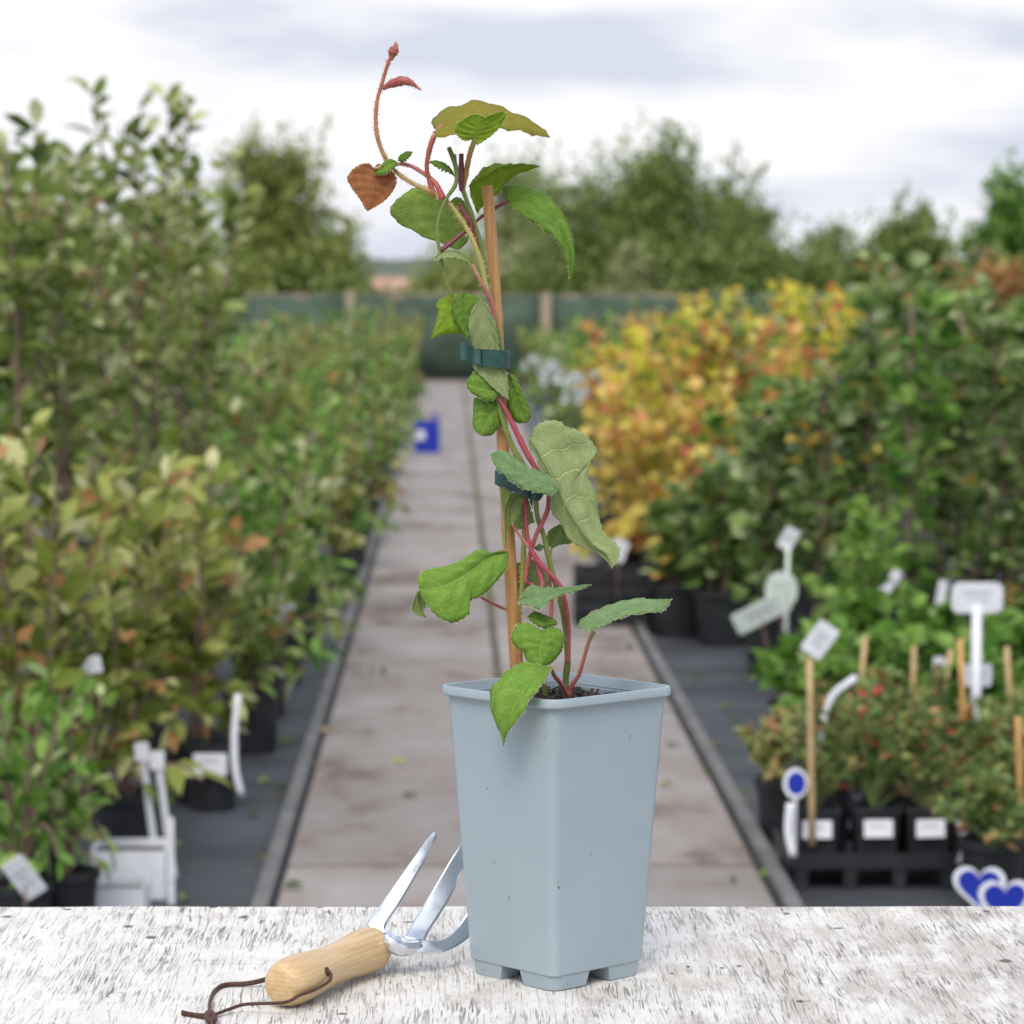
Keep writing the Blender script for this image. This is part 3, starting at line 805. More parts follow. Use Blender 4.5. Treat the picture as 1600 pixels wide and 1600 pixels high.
# ------------------------------------------------------------------ potted plants, left of the path
G1 = "young fruit trees in pots left of the path"
trees = [(20, 9.0, 140, .24), (95, 9.7, 185, .24), (215, 10.3, 85, .22), (285, 11.3, 165, .22), (-60, 9.6, 150, .26), (155, 12.0, 215, .3), (45, 12.6, 215, .3),
         (320, 13.2, 265, .26), (240, 14.3, 300, .30), (100, 14.8, 260, .3), (-20, 14.2, 240, .3), (20, 17.0, 280, .34), (180, 17.4, 310, .34), (310, 17.0, 330, .30)]
tl = ["slim fruit tree by the photo's left edge with top against white cloud", "fruit tree with straight dark stem second in from the left edge",
      "tallest young fruit tree with a lone green leaf at its tip", "fruit tree with pale upturned leaf nearest the olive bushy tree",
      "fruit tree half cut off by the photo's left edge", "fruit tree standing just behind the tallest one", "fruit tree behind the first two by the left edge",
      "short fruit tree on the path side of its block", "fruit tree deep in the block below the pale upturned leaf", "leafy fruit tree in the third row of the block",
      "fruit tree in the third row beside the left edge", "fruit tree in the back row beside the left edge", "fruit tree in the middle of the back row", "fruit tree at the path end of the back row"]
for (px, Y, ty, rd), lb in zip(trees, tl):
    plant("potted_fruit_tree", lb, "tree", G1, xat(px, Y), Y, zat(ty, Y), rd, "tree", "apple", nl=340, ll=0.095, lw=0.042, pot=(.12, .24), tint=(.50, .24), bare=.22)
G2 = "yellow green shrubs left of the path"
for (px, Y, ty, rd, lb) in [(190, 7.75, 735, .20, "lime green shrub with brown forked stems rising from the white labelled pot"),
                            (45, 7.3, 650, .20, "yellow tinged shrub at the left edge above the bright green herbs"),
                            (110, 8.3, 700, .22, "lime shrub behind the forked one, tips curling over"),
                            (300, 8.75, 715, .16, "yellow green shrub in black pot with white oval label"),
                            (-20, 8.4, 640, .22, "lime shrub cut by the left edge behind the yellow tinged one"),
                            (225, 9.4, 690, .20, "lime shrub tucked between the forked shrub and the fruit trees")]:
    plant("lime_shrub", lb, "shrub", G2, xat(px, Y), Y, zat(ty, Y), rd, "fan", "lime", nl=270, ll=0.088, lw=0.036, pot=(.085, .19), tint=(.44, .27), bare=.1, single=True, turn=.05)
for (px, Y, ty, lb) in [(20, 6.75, 1040, "bright green leafy herb at the bottom left corner"), (95, 6.9, 1040, "upright pale stemmed green herb next to the white labels"),
                        (55, 7.0, 1090, "green herb between the other two in the bottom left corner")]:
    plant("green_herb", lb, "plant", "green herbs in the bottom left corner", xat(px, Y), Y, zat(ty, Y), .11, "fan", "green", nl=110, ll=0.068, lw=0.033, pot=(.07, .15), tint=(.6, .25), bare=.15, single=True)
G3 = "shrubs lining the path's left edge"
kinds = ["mixed", "green", "apple", "mixed", "green", "lime", "green", "mixed", "russet", "apple"]
adj = {"mixed": "mixed green shrub", "green": "fresh green shrub", "lime": "yellow green shrub", "apple": "grey green shrub", "russet": "russet tinged shrub"}
Y = 9.7
i = 0
while Y < 44:
    pal = kinds[i % 10]
    hh = 0.66 + 0.32 * rng.random() + min(.15, (Y - 9) * .006)
    plant("edge_shrub", f"{adj[pal]} in black pot, {ordinal(i)} back along the path's left edge", "shrub", G3, PX0 - (0.19 if Y < 14 else 0.10) - 0.06 * rng.random(), Y, hh, .20 if Y < 16 else .22, "fan", pal,
          nl=340, ll=0.075, lw=0.034, pot=(.09, .19), tint=(.48, .26), bare=.06)
    Y *= 1.085
    i += 1
NROW = ["second", "third", "fourth", "fifth", "sixth"]
for r_, (x0, ystart, step) in enumerate([(-1.05, 12.2, 1.09), (-1.6, 15.5, 1.10), (-2.25, 19.0, 1.11), (-3.0, 23.0, 1.12), (-4.0, 29.0, 1.14)]):
    Y = ystart; i = 0
    while Y < 45:
        pal = kinds[(i * 3 + r_) % 10]
        plant("bed_shrub", f"{adj[pal]} in the {NROW[r_]} row left of the path, {ordinal(i)} from its front", "shrub", "shrubs in the left bed", x0 + rng.normal() * .07, Y,
              .85 + .45 * rng.random(), .27 + .01 * r_, "fan", pal, nl=300, ll=0.085, lw=0.04, pot=(.1, .2), tint=(.48, .22), bare=.2)
        Y *= step
        i += 1

# ------------------------------------------------------------------ potted plants, right of the path
G5 = "yellow and orange shrubs right of the path"
ysh = [(945, 14.2, 600, "orange"), (1010, 13.9, 620, "orange"), (1080, 14.0, 600, "orange"), (1150, 14.0, 640, "green"), (930, 16.5, 545, "orange"), (1000, 16.2, 520, "yellow"), (1075, 16.4, 505, "russet"),
       (1150, 16.3, 500, "orange"), (955, 19.0, 505, "orange"), (1020, 19.3, 465, "lime"), (1090, 19.0, 455, "yellow"), (1165, 18.6, 460, "mixed"), (1230, 17.5, 455, "yellow"), (1290, 18.0, 450, "lime"),
       (1060, 22.5, 445, "yellow"), (1140, 22.8, 440, "yellow"), (1220, 22.0, 445, "yellow"), (985, 23.0, 490, "yellow"), (1215, 14.8, 560, "mixed"), (1330, 20.5, 450, "yellow")]
rown = {}
for (px, Y, ty, pal) in ysh:
    rw = 0 if Y < 15.5 else 1 if Y < 17.2 else 2 if Y < 21 else 3
    i = rown.get(rw, 0); rown[rw] = i + 1
    plant("autumn_shrub", f"{ {'yellow': 'bright yellow', 'orange': 'amber orange', 'green': 'still green', 'russet': 'russet', 'mixed': 'part green', 'lime': 'lime yellow'}[pal]} leaved shrub, {ordinal(i)} placed in the {['front', 'second', 'third', 'back'][rw]} row of the autumn block", "shrub", G5,
          xat(px + 38, Y), Y, zat(ty, Y), .27, "fan", pal, nl=330, ll=0.085, lw=0.062, pot=(.13, .28), tint=(.48, .30), bare=.30, turn=.10)
G6 = "dark green climbers right of the path"
dk = [(1210, 11.6, 640), (1285, 11.2, 590), (1360, 11.4, 470), (1430, 11.0, 440), (1500, 11.2, 470), (1570, 11.0, 480), (1640, 11.0, 470), (1250, 12.8, 620), (1325, 13.0, 560), (1400, 12.6, 385),
      (1470, 12.8, 440), (1545, 12.7, 450), (1620, 12.6, 450), (1290, 14.6, 575), (1370, 14.8, 420), (1450, 14.4, 430), (1530, 14.6, 450), (1600, 14.5, 460), (1180, 12.9, 640), (1130, 12.6, 720), (1060, 12.9, 760)]
rown = {}
for (px, Y, ty) in dk:
    rw = 0 if Y < 12 else 1 if Y < 13.5 else 2
    i = rown.get(rw, 0); rown[rw] = i + 1
    o = plant("potted_climber", f"leafy green climber on cane, {ordinal(i)} placed in the {['front', 'middle', 'back'][rw]} row of its block", "climber", G6, xat(px, Y), Y, zat(ty, Y) * (.93 + .1 * rng.random()), .14, "column", ["dark", "dark", "green", "dark", "dark", "mixed", "dark"][(i * 3 + rw) % 7],
              nl=200, ll=0.095, lw=0.058, pot=(.11, .22), tint=(.47, .28), bare=.08)
    v_, f_ = tube_data([(0, 0.02, .1), (0.0, 0.01, zat(ty, Y) * .97)], .008, 6)
    link("cane", mesh("cane", v_, f_, True), M_bark, o)
# shrubs further back on the right
pals = ["green", "mixed", "dark", "green", "lime"]
for r_, (x0, y0, step) in enumerate([(3.1, 17.0, 1.12), (4.0, 21.0, 1.13), (5.0, 26.0, 1.14), (1.75, 24.8, 1.10), (2.5, 24.5, 1.11), (1.1, 27.0, 1.10)]):
    Y = y0; i = 0
    while Y < 45:
        pal = pals[(i + r_) % 5]
        plant("bed_shrub", f"{ {'green': 'fresh green', 'mixed': 'green and russet', 'dark': 'dark green', 'lime': 'yellow green'}[pal]} shrub, {ordinal(i)} back in the {['third', 'fourth', 'outermost', 'first', 'second', 'path side'][r_]} row behind the autumn block",
              "shrub", "shrubs behind the autumn block", x0 + rng.normal() * .08, Y, (1.30 if r_ < 3 else 1.0 if r_ < 5 else .85) + .15 * rng.random(), .30, "fan", pal, nl=280, ll=0.09, lw=0.046, pot=(.1, .2), tint=(.48, .22), bare=.15)
        Y *= step
        i += 1
# white flowering plants by the far end of the path
for (px, Y, py, lb) in [(905, 25.5, 585, "white flowering plant beside the yellow shrubs"), (868, 31.0, 565, "white flowering plant second back beside the path"), (840, 38.0, 560, "white flowering plant furthest back beside the path")]:
    o = plant("flowering_plant", lb, "plant", "white flowering plants", xat(px, Y), Y, zat(py, Y), .16, "fan", "green", nl=90, ll=.06, lw=.03, pot=(.1, .2), tint=(.5, .2))
    n_ = 26
    P = np.stack([rng.normal(size=n_) * .09, rng.normal(size=n_) * .06, zat(py, Y) * (.72 + .3 * rng.random(n_))], 1)
    if px == 905:
        an_ = np.arange(5) * 2 * math.pi / 5
        flm = leaf_cloud("flower", np.zeros((5, 3)), np.stack([np.cos(an_), np.full(5, -.35), np.sin(an_)], 1), .05, .045, np.linspace(.2, 1, 5), droop=0)
    for p_ in P:
        link("flower", flm, LEAF["white"], o, Vector(p_)).rotation_euler = (rng.normal() * .4, 0, -o.rotation_euler.z + rng.normal() * .5)
# lollipop bush, mid green plants, low shrubs
plant("round_bush", "rounded light green bush in front of the dark climbers", "shrub", None, xat(1345, 10.2), 10.2, zat(790, 10.2), .155, "dome", "green", nl=300, ll=.062, lw=.038, pot=(.09, .2), tint=(.70, .2))
for i, (px, Y, ty) in enumerate([(1290, 9.2, 985), (1350, 9.5, 945), (1420, 9.3, 935), (1490, 9.4, 960), (1570, 9.2, 975), (1250, 9.6, 1010), (1320, 8.9, 1010), (1400, 8.8, 1000), (1470, 8.8, 1005), (1550, 8.7, 1030), (1610, 9.0, 990)]):
    plant("leafy_plant", f"low green leafy potted plant, {ordinal(i)} set out in the patch behind the pale canes", "plant", "green leafy plants behind the canes", xat(px, Y), Y, zat(ty, Y), .13, "dome", "green",
          nl=150, ll=.075, lw=.058, pot=(.085, .17), tint=(.5, .27))

# ------------------------------------------------------------------ tray of low shrubs
TY = 7.5
def tray(x0, x1, y0, y1, label):
    t_ = tag(empty("carry_tray", ((x0 + x1) / 2, (y0 + y1) / 2, 0)), label, "tray")
    a, b = (x1 - x0) / 2, (y1 - y0) / 2
    parts = [box_data(-a, a, -b, b, 0.052, 0.060)]
    for (p0, p1, q0, q1) in ((-a, a, -b, -b + .006), (-a, a, b - .006, b), (-a, -a + .006, -b + .006, b - .006), (a - .006, a, -b + .006, b - .006)):
        parts.append(box_data(p0, p1, q0, q1, 0.0605, 0.088))
    link("base", mesh("base", *merge(parts)), M_blackpot, t_)
    for fx in np.linspace(-a + .03, a - .03, 4):
        for fy in (-b + .02, b - .02):
            link("foot", mesh("foot", *box_data(fx - .015, fx + .015, fy - .015, fy + .015, 0, 0.0515)), M_blackpot, t_)
    return t_
tray(xat(1232, TY), xat(1502, TY), TY - .09, TY + .26, "black plastic carry tray holding the low shrubs")
lows = [(1278, TY - .01, 1135, True, "low shrub in square black pot with white label, front corner of the tray"), (1372, TY, 1110, True, "low red tinged shrub in the middle of the tray front"),
        (1452, TY, 1130, True, "low berried shrub at the tray end by the blue hearts"), (1300, TY + .18, 1110, True, "low shrub behind the white labelled corner pot in the tray"),
        (1390, TY + .18, 1095, True, "low shrub in the middle of the tray back row"), (1470, TY + .18, 1095, True, "low shrub at the far end of the tray back row")]
for (px, Y, ty, sq, lb) in lows:
    o = plant("low_shrub", lb, "shrub", "low shrubs in the tray", xat(px, Y), Y, zat(ty, Y), .135, "dome", "berry", nl=330, ll=.034, lw=.018, pot=(.055, .13), square=True, tint=(.55, .27))
    o.location.z = 0.0605
    if Y < TY + .1: pot_label(o, .055, .13, wd=.62, zc=.62, rot=0.0)
for i, (px, Y, ty) in enumerate([(1545, 7.7, 1120), (1600, 7.5, 1180), (1560, 7.2, 1215), (1530, 8.1, 1100), (1600, 8.1, 1090), (1230, 8.1, 1125)]):
    plant("low_shrub", ["feathery low shrub with red flower beside the tray end", "feathery green shrub cut off by the right edge", "feathery green shrub above the blue heart labels",
                        "low shrub behind the orange cane", "low shrub by the right edge behind the feathery ones", "russet tipped low shrub beside the round blue tag"][i], "shrub", "low shrubs around the tray",
          xat(px, Y), Y, zat(ty, Y), .14, "dome", "berry", nl=330, ll=.042, lw=.017, pot=(.075, .16), tint=(.5, .22) if i < 5 else (.8, .12))
# black pots stacked under the autumn shrubs' front
for i, px in enumerate((925, 985, 1045, 1105, 1165)):
    Y = 13.15
    o = tag(empty("black_crate", (xat(px, Y), Y, 0)), f"black slatted plastic crate, {ordinal(i)} along from the path under the orange shrubs", "crate", "black crates under the orange shrubs")
    a = 0.073
    for zz in (0.02, 0.085, 0.15, 0.215):
        link("slat", mesh("slat", *merge([box_data(-a, a, -.14, -.132, zz, zz + .045), box_data(-a, a, .132, .14, zz, zz + .045),
                                            box_data(-a, -a + .008, -.131, .131, zz, zz + .045), box_data(a - .008, a, -.131, .131, zz, zz + .045)])), M_blackpot, o)
    for sx_ in (-1, 1):
        for sy_ in (-1, 1):
            link("post", mesh("post", *box_data(sx_ * (a - .02) - .01, sx_ * (a - .02) + .01, sy_ * .12 - .008, sy_ * .12 + .008, 0, .268)), M_blackpot, o)
    link("base", mesh("base", *box_data(-a + .009, a - .009, -.13, .13, .003, .012)), M_blackpot, o)

# ------------------------------------------------------------------ canes, tags, signs
def stick(name, label, cat, p0, p1, r, mat, group=None):
    v_, f_ = tube_data(cr_spline([p0, p1], 5), np.linspace(r, r * .85, 5), 7)
    o = tag(link(name, mesh(name, v_, f_, True), mat), label, cat, group)
    return o
M_cane2 = plain("bamboo_orange", (0.55, 0.30, 0.10), rough=0.55, vary=0.2, scale=25)
cn = [(1265, 1030, 1268, 1240, 7.4, "pale cane with a white tag at its head in the tray corner", M_cane), (1352, 995, 1340, 1125, 8.3, "pale leaning cane second from the tagged one", M_cane),
      (1390, 1068, 1391, 1140, 8.2, "shortest pale cane standing mid row", M_cane), (1428, 1010, 1425, 1145, 8.2, "straight pale cane right of the shortest one", M_cane),
      (1486, 1015, 1465, 1140, 8.0, "pale cane leaning against the orange one", M_cane), (1500, 1000, 1509, 1210, 7.7, "tall orange bamboo cane below the white sign", M_cane2),
      (1573, 1010, 1580, 1135, 8.1, "pale cane near the right edge", M_cane), (1590, 1120, 1594, 1255, 7.4, "orange cane at the right edge", M_cane2)]
for (x0, y0, x1, y1, Y, lb, mt) in cn:
    p = at(x0, y0, Y); q = at(x1, y1, Y); d = (q - p); q2 = p + d * ((p.z - 0.11) / (p.z - q.z))
    stick("bamboo_cane", lb, "cane", q2, p, .0085, mt, "canes among the low shrubs")
def tagboard(name, label, px, py, Y, wd, ht, rot, mat, stake=None, corner=0.2, tilt=0.2, group="white plant labels", sub=None):
    """rounded plate with real thickness on a stake"""
    p = at(px, py, Y)
    root = tag(empty(name, (p.x, p.y, 0)), label, "label", group)
    bm = bmesh.new()
    c = min(wd, ht) * corner
    ring = []
    for (sx_, sy_, a0) in ((1, 1, 0), (-1, 1, 90), (-1, -1, 180), (1, -1, 270)):
        for a in (0, 30, 60, 90):
            ring.append((sx_ * (wd / 2 - c) + c * math.cos(R(a0 + a)), 0, sy_ * (ht / 2 - c) + c * math.sin(R(a0 + a))))
    vs = [bm.verts.new(q) for q in ring]
    f_ = bm.faces.new(vs)
    ex = bmesh.ops.extrude_face_region(bm, geom=[f_])
    for g in ex["geom"]:
        if isinstance(g, bmesh.types.BMVert): g.co.y += 0.003
    o = link("plate", bm_mesh("plate", bm), mat, root, (0, 0, p.z))
    o.rotation_euler = (tilt, rot, 0)
    if sub is None and min(wd, ht) > .045:
        sub = [(0, ht * .18, wd * .6), (-wd * .05, ht * .02, wd * .45), (0, -ht * .15, wd * .55)]
    if sub:
        for j, (u, v_, l_) in enumerate(sub):
            link("print", mesh("print", *box_data(u - l_ / 2, u + l_ / 2, -.0009, -.0002, v_ - .003, v_ + .003)), M_print, o)
    if stake is not None:
        bx_, sr, smat = stake
        e_ = at(bx_, 1300, Y)
        v_, f2 = tube_data([(e_.x - p.x, .003, .06), (0.0, .006, p.z - ht * .2)], sr, 6)
        link("stake", mesh("stake", v_, f2, True), smat, root)
    return root
tagboard("plant_sign", "blank looking white T shaped plant sign on a thick white stake", 1527, 934, 8.4, .136, .082, 0.0, M_white, (1524, .0135, M_white), .25, .1, None, sub=[(0, .012, .07), (0.004, -.008, .05)])
tagboard("plant_label", "white tag tilted at the head of the pale cane by the tray corner", 1281, 1000, 7.38, .055, .085, R(35), M_white, None, .15, .2)
tagboard("plant_label", "small white tag on a thin stake above the round pale green tag", 1232, 842, 10.6, .05, .078, R(28), M_white, (1224, .007, M_palegreen), .15, .2)
tagboard("plant_label", "long white and green label flopping sideways above the dark ground", 1190, 957, 10.2, .19, .075, R(-27), M_palegreen, (1215, .0022, M_bark), .1, .3)
tagboard("plant_label", "round pale green tag behind the long flopping label", 1221, 922, 10.4, .105, .12, 0, M_palegreen, (1222, .0022, M_bark), .45, .1)
tagboard("plant_label", "thin white label leaning among the climber pots", 1388, 915, 10.6, .035, .12, R(35), M_white, (1378, .0022, M_bark), .1, .1)
tagboard("plant_label", "thin grey white label upright near the white sign", 1470, 935, 10.4, .03, .12, R(8), M_white, (1466, .0022, M_bark), .1, .1)
tagboard("plant_label", "white label half hidden below the T shaped sign", 1528, 1055, 8.6, .075, .06, 0, M_white, (1528, .0022, M_bark), .1, .1)
tagboard("plant_label", "small white square tag left of the label under the sign", 1467, 1038, 8.6, .03, .04, 0, M_white, (1467, .0022, M_bark), .1, .1)
tagboard("plant_label", "white tag behind the tip of the big pale vine leaf", 966, 860, 13.0, .07, .09, R(20), M_white, (962, .0022, M_bark), .15, .1)
tagboard("plant_label", "white tag hanging over the path edge at middle left", 441, 952, 9.9, .075, .075, R(30), M_white, (445, .0022, M_bark), .1, .3)
tagboard("plant_label", "white tag on the far left shrubs, lower of the pair beside the path", 562, 742, 17.5, .11, .07, R(10), M_white, (565, .0022, M_bark), .1, .4)
tagboard("plant_label", "grey white tag, upper of the pair beside the path", 566, 690, 17.5, .09, .15, 0, M_white, (566, .0022, M_bark), .2, .3)
tagboard("plant_label", "white tag among leaves above the pots at lower left", 140, 1040, 7.3, .055, .04, R(-10), M_white, (140, .0022, M_bark), .1, .2)
tagboard("plant_label", "torn white tag at the bottom left corner", 38, 1372, 6.55, .05, .10, R(-32), M_white, (38, .0022, M_bark), .1, .4)
for px, py, lb in ((222, 1175, "white stick label with a square head, taller of two together"), (246, 1188, "white stick label with a small head, shorter of two together")):
    p = at(px, py, 7.62); q = at(px + 20, 1330, 7.62)
    rt = tag(empty("stick_label", (p.x, p.y, 0)), lb, "label", "white plant labels")
    d = q - p
    v_, f_ = tube_data([(0, 0, p.z), (d.x * 1.3, 0, p.z + d.z * 1.3)], .0085, 4)
    link("stake", mesh("stake", v_, f_), M_white, rt)
    link("head", mesh("head", *box_data(-.017, .017, -.0115, -.0085, p.z - .02, p.z + .024)), M_white, rt)
# white square pots in the near left
def white_pot(px, Y, wpx, toppy, botz, label):
    x = xat(px, Y); a = wpx / F * Y / 2; zt = zat(toppy, Y)
    o = tag(empty("white_pot", (x, Y, 0)), label, "pot", "white pots behind the bench")
    link("shell", mesh("shell", *merge([box_data(-a, a, -a, -a + .004, 0, zt), box_data(-a, a, a - .004, a, 0, zt), box_data(-a, -a + .004, -a + .004, a - .004, 0, zt), box_data(a - .004, a, -a + .004, a - .004, 0, zt)])), M_white, o)
    link("compost", mesh("compost", *box_data(-a + .0045, a - .0045, -a + .0045, a - .0045, .002, zt - .02)), M_soil, o)
white_pot(197, 7.42, 118, 1318, 0, "white square pot behind the bench, with two stick labels over it")
white_pot(172, 7.17, 100, 1377, 0, "low white square pot just showing over the bench edge")
tagboard("plant_label", "upright grey white marker strip beside the white pots", 267, 1345, 7.2, .016, .20, 0, M_white, (267, .0022, M_bark), .1, .05)
# labelled black pot and drooping strap
o = tag(empty("black_pot", (xat(327, 8.62), 8.62, 0)), "black pot with white label standing by the path edging at left", "pot")
round_pot(o, .075, .185); pot_label(o, .075, .185, wd=.60, zc=.72, rot=0.0)
v_, f_ = tube_data(cr_spline([at(372, 1085, 8.5), at(366, 1150, 8.48), at(368, 1205, 8.46), at(378, 1243, 8.45)], 12), .0095, 6, True, .3)
tag(link("white_strap", mesh("white_strap", v_, f_, True), M_white), "bent white label strap hanging beside the labelled black pot", "strap")
# heart labels and round blue tag
def heart_pts(s, n=40):
    P = []
    for i in range(n):
        t_ = 2 * math.pi * i / n
        P.append((s * 16 * math.sin(t_) ** 3 / 17, s * (13 * math.cos(t_) - 5 * math.cos(2 * t_) - 2 * math.cos(3 * t_) - math.cos(4 * t_)) / 17))
    return P
def extr(P, y0, y1):
    n = len(P)
    v = [(p[0], y0, p[1]) for p in P] + [(p[0], y1, p[1]) for p in P]
    return v, [tuple(range(n)), tuple(range(2 * n - 1, n - 1, -1))] + [(i, i + n, (i + 1) % n + n, (i + 1) % n) for i in range(n)]
for (px, py, Y, s, rot, lb) in [(1530, 1385, 6.75, .060, -.25, "blue heart shaped label with white border, higher one"), (1570, 1407, 6.55, .060, .1, "blue heart shaped label with white border, overlapping the other")]:
    p = at(px, py, Y)
    rt = tag(empty("heart_label", (p.x, p.y, 0), rot), lb, "label", "blue heart labels")
    link("border", mesh("border", *extr(heart_pts(s), 0, .002)), M_white, rt, (0, 0, p.z))
    link("face", mesh("face", *extr(heart_pts(s * .80), -.0012, -.0002)), M_blue, rt, (0, 0, p.z))
    v_, f_ = tube_data([(0, .004, 0.0), (0, .004, p.z - s * .4)], .004, 6)
    link("stake", mesh("stake", v_, f_), M_white, rt)
p = at(1243, 1224, 7.35)
rt = tag(empty("round_tag", (p.x, p.y, 0)), "round blue tag with pale rim on the tray corner pot", "label")
cir = lambda r: [(r * math.cos(2 * math.pi * i / 20) * .8, r * math.sin(2 * math.pi * i / 20)) for i in range(20)]
link("border", mesh("border", *extr(cir(.036), 0, .002)), M_white, rt, (0, 0, p.z))
link("face", mesh("face", *extr(cir(.027), -.0012, -.0002)), M_blue, rt, (.002, 0, p.z))
v_, f_ = tube_data([(0, .006, 0.09), (0, .004, p.z - .02)], .004, 6)
link("stake", mesh("stake", v_, f_), M_white, rt)
for (pp, lb) in (([(1235, 1255), (1232, 1300), (1240, 1338)], "white strap label curling at the tray corner"), ([(1478, 1255), (1500, 1285), (1508, 1325), (1500, 1350)], "white strap label curling at the tray end")):
    v_, f_ = tube_data(cr_spline([at(a, b, 7.33) for a, b in pp], 10), .010, 6, True, .25)
    tag(link("strap_label", mesh("strap_label", v_, f_, True), M_white), lb, "label", "white plant labels")
p0, p1, p2 = at(1275, 1180, 7.45), at(1296, 1095, 7.45), at(1338, 1058, 7.45)
v_, f_ = tube_data(cr_spline([p0, p1, p2], 10), .009, 6, True, .3)
tag(link("strap_label", mesh("strap_label", v_, f_, True), M_white), "white strip label arching up beside the tagged cane", "label", "white plant labels")
# blue box on the path
BY = 27.0
o = tag(empty("blue_box", (xat(667, BY), BY, .027)), "bright blue plastic box with white label standing on the path", "box")
a = .105; hb = zat(657, BY) - .03
link("body", mesh("body", *merge([box_data(-a, a, -a, -a + .01, 0, hb), box_data(-a, a, a - .01, a, 0, hb), box_data(-a, -a + .01, -a + .01, a - .01, 0, hb), box_data(a - .01, a, -a + .01, a - .01, 0, hb), box_data(-a + .01, a - .01, -a + .01, a - .01, .002, .02)])), M_blue, o)
link("label_plate", mesh("label_plate", *box_data(-.095, -.02, -.006, -.0005, .11, .19)), M_white, o, (0, -a, 0))
link("handle", mesh("handle", *tube_data(cr_spline([(a - .02, 0, hb - .01), (a - .03, 0, hb + .06), (.02, 0, hb + .03)], 8), .012, 6), True), M_blue, o)
# pale blue post thing beyond the pot
v_, f_ = box_data(-.07, .07, -.05, .05, 0, .42)
# fallen leaves on the membrane and the path
P = []; T = []
for _ in range(130):
    yy = 7.3 + 9 * rng.random() ** 1.6; xx = rng.uniform(-.9, 1.05)
    if PX0 + .1 < xx < PX1 - .1 and rng.random() < .75: continue
    P.append((xx, yy, .032 if PX0 - .03 < xx < PX1 + .03 else .006)); T.append((rng.normal(), rng.normal(), .12))
tag(link("leaf_litter", leaf_cloud("leaf_litter", P, T, .05, .03, rng.random(len(P)), droop=.05), LEAF["mixed"]), "scattered fallen leaves lying on the path and dark membrane", "leaf litter", kind="stuff")

# ================================================================== BENCH
M_bench = bench_mat()
bench = tag(empty("workbench", (0, 0, 0)), "workbench with cracked and flaking white painted board top under the pot", "bench")
BX0, BX1, BY0 = -0.95, 1.05, 1.98
def bench_top():
    # grid so the back edge can be chipped and the surface slightly uneven
    xs_ = np.linspace(BX0, BX1, 260); ys_ = np.r_[np.linspace(BY0, BENCH_BACK - 0.06, 24), np.linspace(BENCH_BACK - 0.05, BENCH_BACK - .004, 12), BENCH_BACK]
    V = []
    nx, ny = len(xs_), len(ys_)
    for j, yy in enumerate(ys_):
        for xx in xs_:
            z = BENCH_Z + 0.0008 * mnoise.noise(Vector((xx * 9, yy * 9, 0)))
            yb = yy
            if j == ny - 1:
                yb += 0.007 * mnoise.noise(Vector((xx * 11, 3.1, 0))) + 0.005 * mnoise.noise(Vector((xx * 45, 7.7, 0))) - 0.016 * max(0, mnoise.noise(Vector((xx * 19, 9.7, 2))) - .25)
                z -= 0.0016 + 0.0034 * max(0, mnoise.noise(Vector((xx * 26, 1.3, 4))))
            yb -= (xx - 0.08) * 0.018 * (j / (ny - 1))
            V.append((xx, yb, z))
    Fc = [(j * nx + i, j * nx + i + 1, (j + 1) * nx + i + 1, (j + 1) * nx + i) for j in range(ny - 1) for i in range(nx - 1)]
    # underside and skirts
    o = len(V)
    per = [i for i in range(nx)] + [j * nx + nx - 1 for j in range(1, ny)] + [(ny - 1) * nx + i for i in range(nx - 2, -1, -1)] + [j * nx for j in range(ny - 2, 0, -1)]
    for q in per:
        V.append((V[q][0], V[q][1], BENCH_Z - 0.022))
    n = len(per)
    for i in range(n):
        Fc.append((per[i], o + i, o + (i + 1) % n, per[(i + 1) % n]))
    Fc.append(tuple(range(o, o + n))[::-1])
    return mesh("top", V, Fc, False)
tp = link("top", bench_top(), M_bench, bench)
M_leg = plain("grey_timber_leg", (0.30, 0.27, 0.24), rough=0.85, vary=0.25, scale=12)
for lx in (BX0 + .08, BX1 - .08):
    for ly in (BY0 + .06, BENCH_BACK - .10):
        link("leg", mesh("leg", *box_data(lx - .03, lx + .03, ly - .03, ly + .03, 0, BENCH_Z - .0225)), M_leg, bench)
for ly in (BY0 + .02, BENCH_BACK - .062):
    link("rail", mesh("rail", *box_data(BX0 + .115, BX1 - .115, ly - .012, ly + .012, BENCH_Z - .10, BENCH_Z - .0225)), M_leg, bench)

